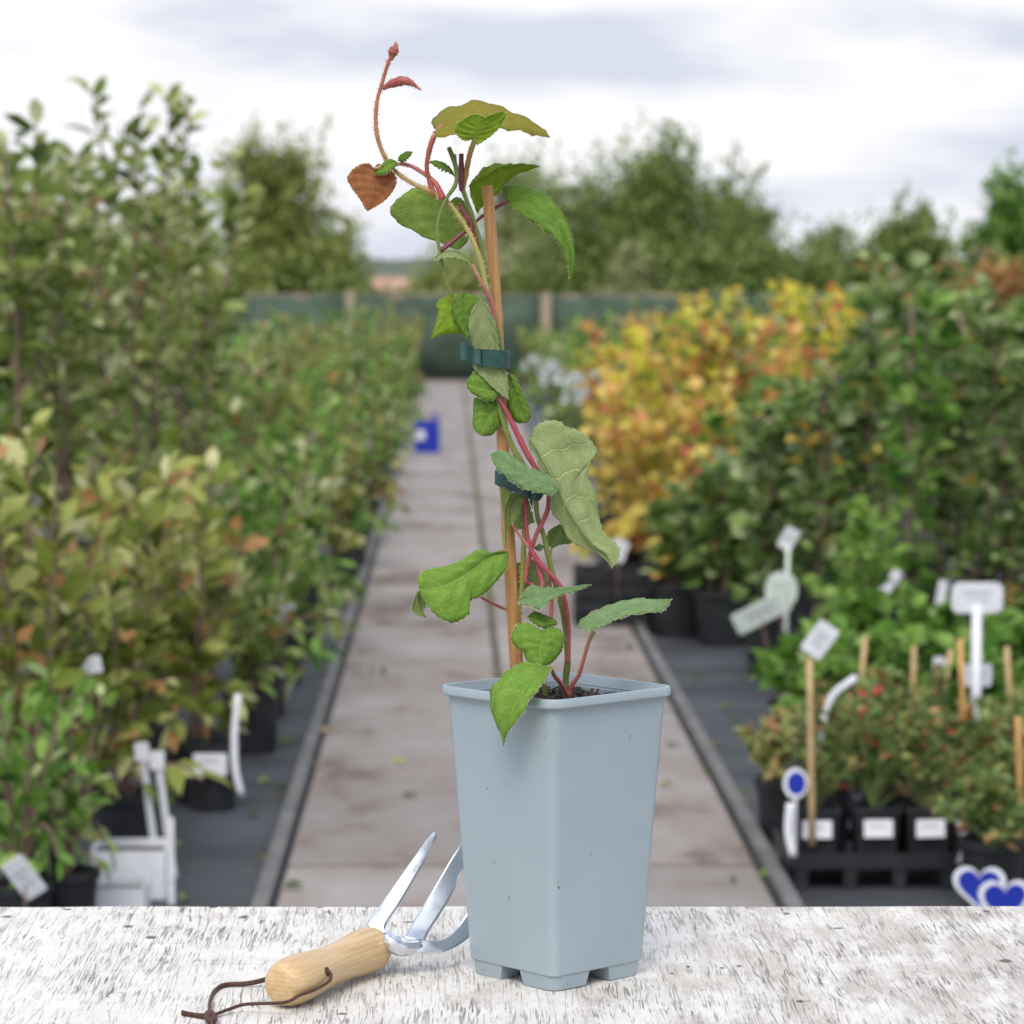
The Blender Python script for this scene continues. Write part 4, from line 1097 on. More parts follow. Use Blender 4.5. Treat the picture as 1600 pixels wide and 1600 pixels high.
# ================================================================== POT
def pot_mat():
    m, t, b = mat_new("grey_blue_plastic")
    l = t.links.new
    tc = N(t, "ShaderNodeTexCoord")
    b.inputs["Roughness"].default_value = 0.42
    b.inputs["Specular IOR Level"].default_value = 0.45
    n1 = N(t, "ShaderNodeTexNoise"); n1.inputs["Scale"].default_value = 160; n1.inputs["Detail"].default_value = 2
    r1 = N(t, "ShaderNodeValToRGB"); r1.color_ramp.elements[0].position, r1.color_ramp.elements[1].position = .748, .765
    l(tc.outputs["Object"], n1.inputs["Vector"]); l(n1.outputs["Fac"], r1.inputs["Fac"])
    n2 = N(t, "ShaderNodeTexNoise"); n2.inputs["Scale"].default_value = 14; n2.inputs["Detail"].default_value = 5
    r2 = N(t, "ShaderNodeValToRGB"); r2.color_ramp.elements[0].position, r2.color_ramp.elements[1].position = .3, .7
    r2.color_ramp.elements[0].color = (0.300, 0.358, 0.385, 1); r2.color_ramp.elements[1].color = (0.325, 0.385, 0.412, 1)
    l(tc.outputs["Object"], n2.inputs["Vector"]); l(n2.outputs["Fac"], r2.inputs["Fac"])
    mx_ = N(t, "ShaderNodeMix", data_type="RGBA"); l(r1.outputs[0], mx_.inputs["Factor"]); l(r2.outputs[0], mx_.inputs["A"])
    mx_.inputs["B"].default_value = (0.10, 0.095, 0.085, 1)
    l(mx_.outputs["Result"], b.inputs["Base Color"])
    n3 = N(t, "ShaderNodeTexNoise"); n3.inputs["Scale"].default_value = 400; n3.inputs["Detail"].default_value = 2
    bp = N(t, "ShaderNodeBump"); bp.inputs["Strength"].default_value = .06; bp.inputs["Distance"].default_value = .001
    l(tc.outputs["Object"], n3.inputs["Vector"]); l(n3.outputs["Fac"], bp.inputs["Height"]); l(bp.outputs[0], b.inputs["Normal"])
    return m
M_pot = pot_mat()
PC = Vector((xat(870, D), D, BENCH_Z))
PROT = R(45 + 3.5)
PH = RIM_Z - BENCH_Z
FOOT = 0.0115
def rsq(s, r, seg=6):
    """rounded square outline, side s, corner radius r"""
    out = []
    for (sx_, sy_, a0) in ((1, 1, 0), (-1, 1, 90), (-1, -1, 180), (1, -1, 270)):
        for k_ in range(seg + 1):
            a_ = R(a0 + 90 * k_ / seg)
            out.append((sx_ * (s / 2 - r) + r * math.cos(a_), sy_ * (s / 2 - r) + r * math.sin(a_)))
    return out
def loft(levels, close_bottom=True, close_top=False):
    V, Fc = [], []
    for (s, r, z) in levels:
        V += [(p[0], p[1], z) for p in rsq(s, r)]
    n = 28
    for i in range(len(levels) - 1):
        for k_ in range(n):
            k2 = (k_ + 1) % n
            Fc.append((i * n + k_, i * n + k2, (i + 1) * n + k2, (i + 1) * n + k_))
    if close_bottom: Fc.append(tuple(range(n))[::-1])
    if close_top: Fc.append(tuple((len(levels) - 1) * n + k_ for k_ in range(n)))
    return V, Fc
pot = tag(empty("square_plant_pot", PC, -PROT), "tall square grey blue plastic plant pot standing on the white bench", "pot")
SB, ST, SR = 0.0972, 0.1222, 0.1325
lv = [(SB - .010, .005, FOOT), (SB - .001, .0070, FOOT), (SB, .0072, FOOT + .0008)]
for t_ in np.linspace(.08, 1, 12):
    lv.append((SB + (ST - SB) * t_, .0072 + .0012 * t_, FOOT + (PH - .0072 - FOOT) * t_))
lv += [(ST + .0008, .0085, PH - .0070)]
inner = [(ST - .005, .011, PH - .009), (ST - .010, .010, PH - .05), (SB - .006, .007, FOOT + .003)]
body = link("body", mesh("body", *loft(lv + inner, True, True), True), M_pot, pot)
rimlv = [(ST - .004, .011, PH - .0069), (SR - .0015, .014, PH - .0069), (SR, .0145, PH - .0058), (SR, .0145, PH - .0012), (SR - .0012, .014, PH), (SR - .0060, .012, PH), (SR - .0072, .011, PH - .0010), (ST - .0046, .011, PH - .0088)]
V, Fc = loft(rimlv, False, False)
n = 28; q = len(rimlv) - 1
rim = link("rim", mesh("rim", V, Fc, True), M_pot, pot)
for o_ in (body, rim):
    o_.data.set_sharp_from_angle(angle=R(28))
# four corner feet with sloping sides, gaps between them
def foot_mesh():
    s = SB - .0022
    def outline(L_, s_, r=.009):
        pts = [(s_ / 2 - L_, s_ / 2)]
        for k_ in range(7):
            a_ = R(90 - 90 * k_ / 6)
            pts.append((s_ / 2 - r + r * math.cos(a_), s_ / 2 - r + r * math.sin(a_)))
        pts += [(s_ / 2, s_ / 2 - L_), (s_ / 2 - .018, s_ / 2 - L_), (s_ / 2 - .026, s_ / 2 - .026), (s_ / 2 - L_, s_ / 2 - .018)]
        return pts
    a_, b_ = outline(.0335, s - .0022), outline(.0375, s)
    n_ = len(a_)
    V = [(p[0], p[1], 0.0004) for p in a_] + [(p[0], p[1], FOOT - .0002) for p in b_]
    Fc = [tuple(range(n_)), tuple(range(2 * n_ - 1, n_ - 1, -1))] + [(i, i + n_, (i + 1) % n_ + n_, (i + 1) % n_) for i in range(n_)]
    me = mesh("foot", V, Fc)
    return me
fm = foot_mesh()
for k_ in range(4):
    f_o = link("foot", fm, M_pot, pot); f_o.rotation_euler = (0, 0, k_ * math.pi / 2)
# compost surface
SOIL = PH - 0.0125
def soil():
    V = []; m_ = 34; a_ = (ST - .0075) / 2
    for j in range(m_):
        for i in range(m_):
            xx, yy = -a_ + 2 * a_ * i / (m_ - 1), -a_ + 2 * a_ * j / (m_ - 1)
            z = SOIL + .0032 * mnoise.noise(Vector((xx * 160, yy * 160, 1))) + .002 * mnoise.noise(Vector((xx * 420, yy * 420, 5)))
            V.append((xx, yy, z))
    Fc = [(j * m_ + i, j * m_ + i + 1, (j + 1) * m_ + i + 1, (j + 1) * m_ + i) for j in range(m_ - 1) for i in range(m_ - 1)]
    # bark chips
    for _ in range(170):
        x_, y_ = rng.uniform(-.052, .052, 2); L_, w_ = rng.uniform(.003, .009), rng.uniform(.0012, .003); an = rng.random() * 6.28
        d_ = Vector((math.cos(an), math.sin(an), rng.normal() * .35)).normalized(); s_ = Vector((-math.sin(an), math.cos(an), rng.normal() * .3)).normalized(); u_ = d_.cross(s_)
        c_ = Vector((x_, y_, SOIL + .002 + rng.random() * .002)); o = len(V)
        for sz in (-1, 1):
            for (a1, b1) in ((-1, -1), (1, -.6), (1, .6), (-1, 1)):
                V.append(tuple(c_ + d_ * a1 * L_ / 2 + s_ * b1 * w_ / 2 + u_ * sz * .0007))
        Fc += [(o, o + 3, o + 2, o + 1), (o + 4, o + 5, o + 6, o + 7)] + [(o + i, o + (i + 1) % 4, o + 4 + (i + 1) % 4, o + 4 + i) for i in range(4)]
    return mesh("compost", V, Fc)
M_chips = plain("bark_compost", (0.055, 0.040, 0.032), rough=.9, vary=.8, scale=140, bump=.6, bscale=600)
so_ = link("compost", soil(), M_chips, pot); so_["kind"] = "stuff"

# ================================================================== VINE
ZR = {"A": (520, 40, .2625), "B": (600, 420, .2625), "C": (620, 780, .2875), "Z1": (660, 160, .125), "Z2": (740, 640, .15), "Z3": (740, 840, .1375), "Z4": (780, 1030, .125),
      "E": (260, 1280, .3125), "F": (560, 1290, .1375), "S": (0, 0, 1.0)}
def W(reg, x, y, d=0.0):
    """world point from a position on an enlarged view; d = centimetres behind (+) or before (-) the pot's middle"""
    a, b, s = ZR[reg]
    return np.array(at(a + x * s, b + y * s, D + d / 100.0))
vine = tag(empty("climbing_vine", PC + Vector((0, 0, SOIL))), "young kiwi vine with red stalked leaves twining up the cane in the pot", "vine")
VO = np.array(PC + Vector((0, 0, SOIL)))

def stem_mat(name, stops):
    m, t, b = mat_new(name)
    l = t.links.new
    a = N(t, "ShaderNodeAttribute", attribute_name="along")
    r = N(t, "ShaderNodeValToRGB"); els = r.color_ramp.elements
    while len(els) < len(stops): els.new(.5)
    for el, (p_, c_) in zip(els, stops): el.position = p_; el.color = (*c_, 1)
    tc = N(t, "ShaderNodeTexCoord"); nz_ = N(t, "ShaderNodeTexNoise"); nz_.inputs["Scale"].default_value = 180; nz_.inputs["Detail"].default_value = 4
    l(tc.outputs["Object"], nz_.inputs["Vector"])
    md = N(t, "ShaderNodeMath", operation="MULTIPLY_ADD"); md.inputs[1].default_value = .10; l(nz_.outputs["Fac"], md.inputs[0])
    sb = N(t, "ShaderNodeMath", operation="SUBTRACT"); l(a.outputs["Fac"], sb.inputs[0]); sb.inputs[1].default_value = .05
    l(sb.outputs[0], md.inputs[2]); l(md.outputs[0], r.inputs["Fac"])
    l(r.outputs[0], b.inputs["Base Color"]); b.inputs["Roughness"].default_value = .5; b.inputs["Subsurface Weight"].default_value = 0.0
    bp = N(t, "ShaderNodeBump"); bp.inputs["Strength"].default_value = .3; bp.inputs["Distance"].default_value = .0006
    l(nz_.outputs["Fac"], bp.inputs["Height"]); l(bp.outputs[0], b.inputs["Normal"])
    return m
G_OL, G_YE, C_RED, C_PINK, C_PUR = (.13, .17, .03), (.34, .36, .09), (.32, .045, .06), (.50, .16, .14), (.16, .035, .05)
SM = {"green": stem_mat("green_stem_close", [(0, G_OL), (.5, (.17, .22, .04)), (1, G_OL)]),
      "shoot": stem_mat("shoot_stem", [(0, (.20, .25, .05)), (.40, (.30, .33, .07)), (.66, (.40, .40, .10)), (.80, (.40, .30, .09)), (.92, (.38, .16, .07)), (1, (.34, .07, .06))]),
      "red": stem_mat("red_stalk", [(0, C_RED), (.5, (.36, .06, .075)), (1, (.42, .10, .10))]),
      "pink": stem_mat("pink_stalk", [(0, (.42, .08, .09)), (.6, C_PINK), (1, (.42, .26, .12))]),
      "purple": stem_mat("purple_stalk", [(0, C_PUR), (1, (.20, .045, .05))]),
      "redbrown": stem_mat("redbrown_stalk", [(0, (.40, .12, .06)), (.4, (.34, .07, .06)), (1, (.38, .13, .07))]),
      "tan": stem_mat("tan_stalk", [(0, (.40, .22, .09)), (.6, (.44, .24, .09)), (1, (.38, .33, .08))])}
M_hair = plain("stem_bristles", (.55, .33, .20), rough=.6)
def stem(name, pts, r, mat, n=60, hair=0, hl=.0022, knob=None):
    """pts: list of (region, x, y, d)"""
    Q = cr_spline([W(*p) for p in pts], n) - VO
    rr = np.interp(np.linspace(0, 1, n), np.linspace(0, 1, len(r)), r) if hasattr(r, "__len__") else np.full(n, r)
    rr = rr * (1 + .05 * np.sin(np.arange(n) * .9) + .07 * np.sin(np.arange(n) * .23 + len(pts)))
    v_, f_ = tube_data(Q, rr, 10)
    me = mesh(name, v_, f_, True)
    at_ = me.attributes.new("along", "FLOAT", "POINT")
    at_.data.foreach_set("value", np.repeat(np.linspace(0, 1, n), 10).astype(np.float32))
    o = link(name, me, SM[mat], vine)
    if hair:
        V, Fc = [], []
        for _ in range(hair):
            i = int(rng.integers(1, n - 1)); T_ = unit(Q[i + 1] - Q[i - 1]); a_ = unit(np.cross(T_, rng.normal(size=3)))
            b_ = np.cross(T_, a_); p_ = Q[i] + (Q[i + 1] - Q[i]) * rng.random() + a_ * rr[i] * .9
            e_ = p_ + (a_ + T_ * rng.normal() * .3) * hl * (.5 + rng.random()); o_ = len(V); w_ = .0002
            V += [tuple(p_ + T_ * w_), tuple(p_ - T_ * w_ + b_ * w_), tuple(p_ - T_ * w_ - b_ * w_), tuple(e_)]
            Fc += [(o_, o_ + 1, o_ + 3), (o_ + 1, o_ + 2, o_ + 3), (o_ + 2, o_, o_ + 3)]
        h_ = link("bristles", mesh("bristles", V, Fc), M_hair, o); h_["kind"] = "stuff"
    return o
# --- the stems
stem("stem", [("S", 886, 1092, .5), ("S", 884, 1062, .4), ("S", 887, 1030, .2), ("S", 884, 985, 0), ("S", 876, 942, -.2), ("S", 861.5, 889, -.4), ("S", 850, 838, -.4), ("S", 840, 808, -.5), ("S", 836, 775, -.8),
              ("S", 827, 744, -1), ("S", 814, 720, -1.1), ("S", 803, 702, -1.1), ("S", 790, 670, -1.1), ("S", 783, 646, -1.0), ("S", 779, 615, -.9), ("S", 783, 575, -.9), ("S", 783, 543, -.9), ("S", 777, 510, -.9), ("S", 770.6, 485, -.9), ("S", 762, 440, -.9),
              ("S", 751, 381, -.9), ("S", 738, 337, -1), ("S", 725, 302, -1.1), ("S", 722, 292, -1.1)], [.0026, .0022, .0021, .0020, .0021, .0021, .0019, .0018, .0017, .0016], "green", 150, hair=500, hl=.0012)
stem("stem", [("S", 852, 1092, 1.0), ("S", 848, 1060, .8), ("S", 826, 1005, .5), ("S", 811, 966, .4), ("S", 815, 918, .3), ("S", 818, 866, .2), ("S", 819, 832, 0), ("S", 820, 790, -.2), ("S", 822, 765, -.4), ("S", 812, 725, -.5), ("S", 796, 690, -.5),
              ("S", 784, 640, -.5), ("S", 778, 575, -.6), ("S", 774, 515, -.7), ("S", 767, 480, -1.0), ("S", 760, 452, -1.3), ("S", 751, 408, -1.5), ("S", 735, 368, -1.6), ("S", 714, 334, -1.6), ("S", 698, 315, -1.6), ("S", 675, 300, -1.6), ("S", 646, 287, -1.6),
              ("S", 622, 271, -1.5), ("S", 604, 250, -1.4), ("S", 591, 219, -1.3), ("S", 587, 187, -1.2), ("S", 589.5, 156, -1.1), ("S", 596, 134, -1), ("S", 604, 106, -.9), ("S", 611, 88, -.8)],
     [.0021, .0020, .0019, .0017, .0016, .0017, .0019, .0019, .0018, .0017, .0015, .0014], "shoot", 200, hair=1500, hl=.0026)
stem("stem", [("S", 774, 545, -.6), ("S", 748, 512, -.9), ("S", 722, 487, -1.4), ("S", 704, 457, -1.8), ("S", 697, 436, -1.9), ("S", 688, 400, -2), ("S", 684, 370, -2), ("S", 685, 345, -2), ("S", 690, 328, -2), ("S", 699, 308, -2), ("S", 711, 290, -1.9), ("S", 714, 272, -1.8), ("S", 709, 250, -1.8), ("S", 701, 230, -1.8)],
     [.0012, .0012, .0013, .0014, .0014, .0017, .0017], "green", 90, hair=250, hl=.001)
stem("cut_stub", [("Z1", 490, 1110, -1.2), ("Z1", 485, 950, -1.2), ("Z1", 487, 780, -1.2), ("Z1", 487, 640, -1.2)], [.0016, .0026, .0022, .0018, .0017], "purple", 24)
stem("cut_stub", [("Z1", 430, 830, -1.6), ("Z1", 410, 740, -1.6), ("Z1", 400, 650, -1.6)], [.0012, .0013, .0016], "tan", 14)
stem("bud", [("A", 345, 205, -.8), ("A", 350, 185, -.8), ("A", 358, 160, -.8), ("A", 372, 130, -.8), ("A", 378, 112, -.8), ("A", 370, 98, -.8)], [.0016, .0022, .0036, .0036, .0014, .0004], "redbrown", 26, hair=90, hl=.0016)
stem("bud_leaf", [("A", 300, 378, -1), ("A", 330, 355, -1.2), ("A", 370, 340, -1.4), ("A", 420, 328, -1.6), ("A", 465, 342, -1.7), ("A", 495, 362, -1.7), ("A", 527, 386, -1.7)], [.0012, .0024, .0036, .0040, .0028, .0010, .0003], "redbrown", 36, hair=160, hl=.0014)
# --- leaf stalks
stem("leaf_stalk", [("A", 600, 1010, -1.6), ("A", 575, 920, -1.7), ("A", 560, 860, -1.8), ("A", 566, 780, -1.8), ("A", 590, 690, -1.8), ("A", 618, 640, -1.7), ("A", 655, 596, -1.6)], [.0022, .0018, .0017, .0020, .0025], "redbrown", 50, hair=260, hl=.0016)
stem("leaf_stalk", [("A", 772, 985, -1.0), ("A", 786, 920, -1.0), ("A", 800, 840, -1.4), ("A", 812, 780, -2.4), ("A", 830, 720, -3.6), ("A", 850, 668, -4.6)], [.0016, .0020, .0021, .0018], "tan", 40, hair=120, hl=.0012)
stem("leaf_stalk", [("A", 655, 1030, -1.7), ("A", 625, 960, -1.7), ("A", 590, 915, -1.6), ("A", 540, 880, -1.6), ("A", 470, 838, -1.7), ("A", 400, 824, -1.8), ("A", 320, 832, -2.0), ("A", 245, 852, -2.2)], [.0024, .0018, .0014, .0013, .0012], "pink", 50, hair=160, hl=.0014)
stem("leaf_stalk", [("A", 640, 1340, -2), ("A", 700, 1295, -1.7), ("A", 760, 1245, -1.4), ("A", 825, 1195, -1.2), ("A", 790, 1130, -1.3), ("A", 750, 1055, -1.4)], [.0020, .0017, .0016, .0018, .0012], "purple", 50)
stem("leaf_stalk", [("A", 825, 1195, -1.1), ("A", 850, 1260, -.8), ("A", 890, 1380, -.7), ("A", 930, 1540, -.7)], [.0014, .0012, .0011], "red", 30)
stem("leaf_stalk", [("S", 774, 512, -1), ("S", 768, 474, -1.2), ("S", 760, 455, -1.5), ("S", 750, 438, -1.8), ("S", 738, 414, -2)], [.0015, .0016, .0013], "pink", 36, hair=160, hl=.0012)
stem("leaf_stalk", [("A", 830, 1210, .5), ("A", 870, 1150, 1.1), ("A", 960, 1090, 1.2), ("A", 1040, 1046, .8)], [.0012, .0013, .0014], "purple", 26)
stem("leaf_stalk", [("S", 778, 616, -1.3), ("S", 784, 630, -1.5), ("S", 793, 646, -1.6), ("S", 811, 683, -1.7), ("S", 826, 713, -1.8), ("S", 841, 737, -1.7), ("S", 855, 758, -1.4), ("S", 858, 778, -1.1), ("S", 855.5, 797, -1), ("S", 848, 816, -.9), ("S", 839, 833, -.8),
                      ("S", 831.5, 854, -.6), ("S", 826, 875, -.4), ("S", 822.5, 892, -.3), ("S", 821, 912, -.2)], [.0012, .0021, .0022, .0021, .0019, .0019, .0017, .0014], "red", 90, hair=60, hl=.001)
stem("leaf_stalk", [("S", 820, 776, -.9), ("S", 822, 805, -.9), ("S", 823, 830, -1), ("S", 829, 856, -1.1), ("S", 842, 878, -1.1), ("S", 858, 895, -1.1), ("S", 870.5, 908, -1.1), ("S", 878, 921, -1), ("S", 882, 935, -.8), ("S", 886, 957, -.5), ("S", 888.5, 984, -.2), ("S", 888.5, 1015, 0), ("S", 887.5, 1036, .1)],
     [.0012, .0016, .0018, .0019, .0019, .0018, .0018, .0017, .0016], "red", 90, hair=260, hl=.0013)
stem("leaf_stalk", [("S", 831, 862, -.9), ("S", 836, 872, -.8), ("S", 843, 893, -.8), ("S", 847.5, 916, -1), ("S", 838, 930, -1.4)], [.0015, .0016, .0018, .0012], "red", 30)
stem("leaf_stalk", [("S", 800, 820, -1.6), ("S", 810, 834, -1.4), ("S", 820, 847, -1.2), ("S", 830, 858, -1.05)], [.0008, .0010, .0014], "pink", 24)
stem("leaf_stalk", [("S", 745, 928, -1.0), ("S", 760, 938, -.2), ("S", 788, 951, .9), ("S", 806, 955, .9), ("S", 815, 958, .4)], [.0010, .0012, .0012], "pink", 30, hair=60, hl=.001)
stem("leaf_stalk", [("S", 800, 888, 1.2), ("S", 809, 902, .9), ("S", 820, 909, .6), ("S", 834, 914, .5)], [.0010, .0013, .0012], "red", 24)
stem("leaf_stalk", [("S", 858, 895, .6), ("S", 860, 915, .8), ("S", 862, 940, .9), ("S", 861, 966, .8), ("S", 856, 990, .8)], [.0013, .0016, .0014], "pink", 24, hair=40, hl=.001)
stem("leaf_stalk", [("S", 888, 1092, .4), ("S", 894, 1071, 0), ("S", 905, 1053, -.6), ("S", 913, 1026, -1.3), ("S", 920, 1003, -1.9), ("S", 928, 987, -2.3)], [.0017, .0017, .0016, .0014, .0015], "pink", 40, hair=80, hl=.001)
stem("leaf_stalk", [("S", 889, 1091, .3), ("S", 877, 1069, -1.2), ("S", 866, 1055, -3.2), ("S", 862, 1044, -5.2)], [.0020, .0017, .0014], "pink", 30, hair=60, hl=.001)

# --- the leaves
LM = {}
def lm(key, top, under):
    LM[key] = (vine_leaf_mat(key + "_upper", *top), vine_leaf_mat(key + "_under", *under))
UND = ((.40, .52, .15), (.50, .60, .22), (.66, .72, .34), .45, .8)
lm("fresh", ((.20, .38, .045), (.31, .50, .08), (.46, .64, .20), .34, .45), UND)
lm("deep", ((.14, .28, .03), (.25, .41, .055), (.38, .54, .18), .28, .42), UND)
lm("grey", ((.22, .36, .14), (.30, .44, .19), (.42, .58, .28), .28, .30), ((.33, .46, .22), (.42, .53, .29), (.55, .62, .36), .3, .5))
lm("pale", ((.27, .42, .07), (.36, .52, .10), (.50, .63, .25), .32, .45), ((.36, .45, .18), (.48, .56, .26), (.72, .76, .34), .36, .95))
lm("bright", ((.34, .53, .04), (.46, .63, .07), (.60, .72, .20), .55, .40), ((.44, .60, .05), (.56, .70, .09), (.68, .76, .25), .62, .6))
lm("bronze", ((.42, .36, .06), (.46, .36, .08), (.52, .46, .16), .4, .4), ((.40, .45, .04), (.56, .33, .09), (.60, .50, .15), .55, .35))
lm("orange", ((.52, .20, .08), (.58, .25, .10), (.62, .36, .15), .4, .4), ((.56, .22, .09), (.62, .29, .12), (.60, .35, .14), .45, .5))
M_edgehair = plain("leaf_margin_hairs", (.62, .60, .42), rough=.7)
CAMV = np.array(CAM)
def leaf(kind, face, reg, Mp, Lp, Rp, bulge=.0015, teeth=.0006, hairs=120, wave=.001, ns=34, nc=7, label=None, fringe=.0013):
    """a leaf from its midrib and its two margins; every point carries its own depth in cm. face: which side is towards the camera"""
    def P3(pts):
        return np.array([W(reg, *p) for p in pts])
    Mm, Le, Re = cr_spline(P3(Mp), ns), cr_spline(P3(Lp), ns), cr_spline(P3(Rp), ns)
    size = np.linalg.norm(Mm[-1] - Mm[0])
    grid = []
    sd_ = rng.random() * 50
    for s in range(ns):
        row = []
        for side, E_ in ((-1, Le), (1, Re)):
            cols = []
            for c in range(1, nc + 1):
                u = c / nc
                p = Mm[s] * (1 - u) + E_[s] * u
                cols.append(p)
            row.append(cols)
        grid.append([*row[0][::-1], Mm[s], *row[1]])
    G = np.array(grid)                                  # ns x (2nc+1) x 3
    # surface normal for bulging
    du = np.gradient(G, axis=0); dv = np.gradient(G, axis=1)
    Nn = np.cross(du, dv); ln_ = np.linalg.norm(Nn, axis=2, keepdims=True)
    Nn = Nn / np.maximum(ln_, 1e-9)
    avg = Nn.reshape(-1, 3).mean(0); avg /= np.linalg.norm(avg) + 1e-9
    if avg.dot(CAMV - G.reshape(-1, 3).mean(0)) < 0: Nn = -Nn; flipn = True
    else: flipn = False
    Nn = Nn * .35 + (unit(Nn.reshape(-1, 3).mean(0))) * .65      # smooth direction
    uu = np.abs(np.linspace(-1, 1, 2 * nc + 1))[None, :]
    ss = np.linspace(0, 1, ns)[:, None]
    env = np.sin(np.pi * np.clip(ss, .02, .98)) ** .5
    h = bulge * 1.7 * 4 * uu * (1 - uu) * env
    # quilting between the side veins
    h = h + .0008 * np.sin((ss - .20 * uu ** 1.25) * 6.5 * 2 * np.pi) * np.minimum(1, uu * 2.5) * env
    sgn = 1 if face == "top" else -1
    G = G + Nn * (h * sgn)[:, :, None]
    for s in range(ns):
        for c in range(2 * nc + 1):
            e_ = abs(c - nc) / nc
            q = G[s, c] * 45 + sd_
            G[s, c] += Nn[s, c] * (wave * 1.8 * (.25 + e_) * mnoise.noise(Vector(q)) * (.2 + .8 * math.sin(math.pi * s / (ns - 1))))
    # small teeth on the margins
    if teeth:
        for c, nb in ((0, 1), (2 * nc, 2 * nc - 1)):
            for s in range(2, ns - 1):
                o_ = unit(G[s, c] - G[s, nb]); G[s, c] += o_ * teeth * (1 if s % 2 else -.3) * (.6 + .8 * rng.random())
    V = [tuple(p) for p in (G.reshape(-1, 3) - VO)]
    wdt = 2 * nc + 1
    Fc = []; uvs = []
    for s in range(ns - 1):
        for c in range(2 * nc):
            q = [s * wdt + c, s * wdt + c + 1, (s + 1) * wdt + c + 1, (s + 1) * wdt + c]
            Fc.append(tuple(q))
    # make the upper side the normal side
    fn = np.cross(G[1:, :-1] - G[:-1, :-1], G[:-1, 1:] - G[:-1, :-1]).reshape(-1, 3).sum(0)   # (du x dv)
    nq = -fn                                                                               # quad normal is dv x du
    tocam = CAMV - G.reshape(-1, 3).mean(0)
    if (nq.dot(tocam) > 0) != (face == "top"):
        Fc = [q[::-1] for q in Fc]
    me = mesh("leaf", V, Fc, True)
    uvl = me.uv_layers.new(name="leaf")
    vi = np.empty(len(me.loops), np.int32); me.loops.foreach_get("vertex_index", vi)
    uvv = np.stack([(vi % wdt) / (2 * nc), (vi // wdt) / (ns - 1)], 1).astype(np.float32)
    uvl.data.foreach_set("uv", uvv.ravel())
    me.materials.append(LM[kind][0]); me.materials.append(LM[kind][1])
    o = link("leaf", me, None, vine)
    so2 = o.modifiers.new("thickness", "SOLIDIFY"); so2.thickness = .00035; so2.offset = -1; so2.material_offset = 1; so2.use_rim = True
    if label: o["label"] = label
    if hairs:
        HV, HF = [], []
        for _ in range(hairs):
            c, nb = ((0, 1), (2 * nc, 2 * nc - 1))[int(rng.integers(0, 2))]
            s = int(rng.integers(1, ns - 1)); t_ = rng.random()
            p_ = G[s, c] * (1 - t_) + G[s + 1, c] * t_; o_ = unit(G[s, c] - G[s, nb] + rng.normal(size=3) * .0015)
            al = unit(G[s + 1, c] - G[s, c] + 1e-9); w_ = .0002; k0 = len(HV)
            p_ = p_ - VO - o_ * .0004
            x_ = np.cross(al, o_)
            HV += [tuple(p_ + al * w_), tuple(p_ - al * w_ + x_ * w_), tuple(p_ - al * w_ - x_ * w_), tuple(p_ + o_ * fringe * (.5 + rng.random()) + al * .0004)]
            HF += [(k0, k0 + 1, k0 + 3), (k0 + 1, k0 + 2, k0 + 3), (k0 + 2, k0, k0 + 3)]
        hh_ = link("margin_hairs", mesh("margin_hairs", HV, HF), M_edgehair, o); hh_["kind"] = "stuff"
    return o
def dd(pts, d):
    """give depths: d is a list of control depths spread evenly over the points"""
    n = len(pts); dv = np.interp(np.linspace(0, 1, n), np.linspace(0, 1, len(d)), d)
    return [(p[0], p[1], float(z)) for p, z in zip(pts, dv)]
# 1 big bronze leaf at the top, seen from beneath
leaf("bronze", "under", "Z1", dd([(250, 300), (450, 262), (700, 235), (1000, 232), (1250, 300), (1450, 370), (1588, 432)], [-1.6, -1.6, -1.8, -2.2]),
     dd([(250, 300), (165, 325), (118, 250), (160, 170), (280, 88), (450, 50), (560, 10), (650, -8), (800, 10), (960, 50), (1130, 110), (1270, 180), (1450, 300), (1550, 370), (1588, 432)], [-1.6, 1.2, 2.2, 1.5, -.5, -2.2]),
     dd([(250, 300), (190, 345), (135, 370), (150, 400), (220, 432), (420, 402), (600, 360), (800, 335), (960, 322), (1100, 335), (1200, 345), (1350, 390), (1480, 420), (1588, 434)], [-1.6, -3.2, -4.2, -4, -3, -2.2]),
     bulge=-.001, teeth=.0009, hairs=300, fringe=.0018, label="bronze green leaf arching at the top, seen from beneath")
leaf("bright", "under", "Z1", dd([(640, 455), (668, 380), (700, 260), (722, 162)], [-4.6, -5.1, -5.4]),
     dd([(640, 455), (570, 478), (500, 465), (440, 410), (408, 330), (440, 260), (520, 200), (580, 165), (680, 148), (722, 162)], [-4.6, -4.9, -5.2, -5.4]),
     dd([(640, 455), (680, 525), (730, 505), (850, 420), (950, 330), (1010, 230), (1045, 140), (1000, 118), (940, 125), (860, 150), (790, 182), (722, 162)], [-4.6, -4.8, -5.3, -5.5, -5.4]), bulge=.001, label="small bright green leaf under the bronze one")
leaf("orange", "under", "A", dd([(245, 850), (238, 940), (222, 1030), (207, 1105)], [-2.2, -2.3, -2.6]),
     dd([(245, 850), (215, 822), (160, 830), (110, 870), (88, 910), (110, 960), (160, 1030), (190, 1085), (207, 1105)], [-2.2, -1.8, -1.9, -2.6]),
     dd([(245, 850), (270, 825), (330, 850), (370, 890), (378, 930), (360, 980), (310, 1040), (250, 1080), (207, 1105)], [-2.2, -1.8, -1.9, -2.6]), hairs=160, label="orange brown young leaf hanging at the side")
leaf("fresh", "top", "A", dd([(385, 812), (330, 832), (290, 858), (248, 886)], [-2, -2.3]), dd([(385, 812), (350, 793), (310, 800), (280, 840), (248, 886)], [-2, -1.8, -2.3]),
     dd([(385, 812), (370, 842), (320, 878), (280, 890), (248, 886)], [-2, -2.8, -2.3]), ns=20, nc=4, hairs=60)
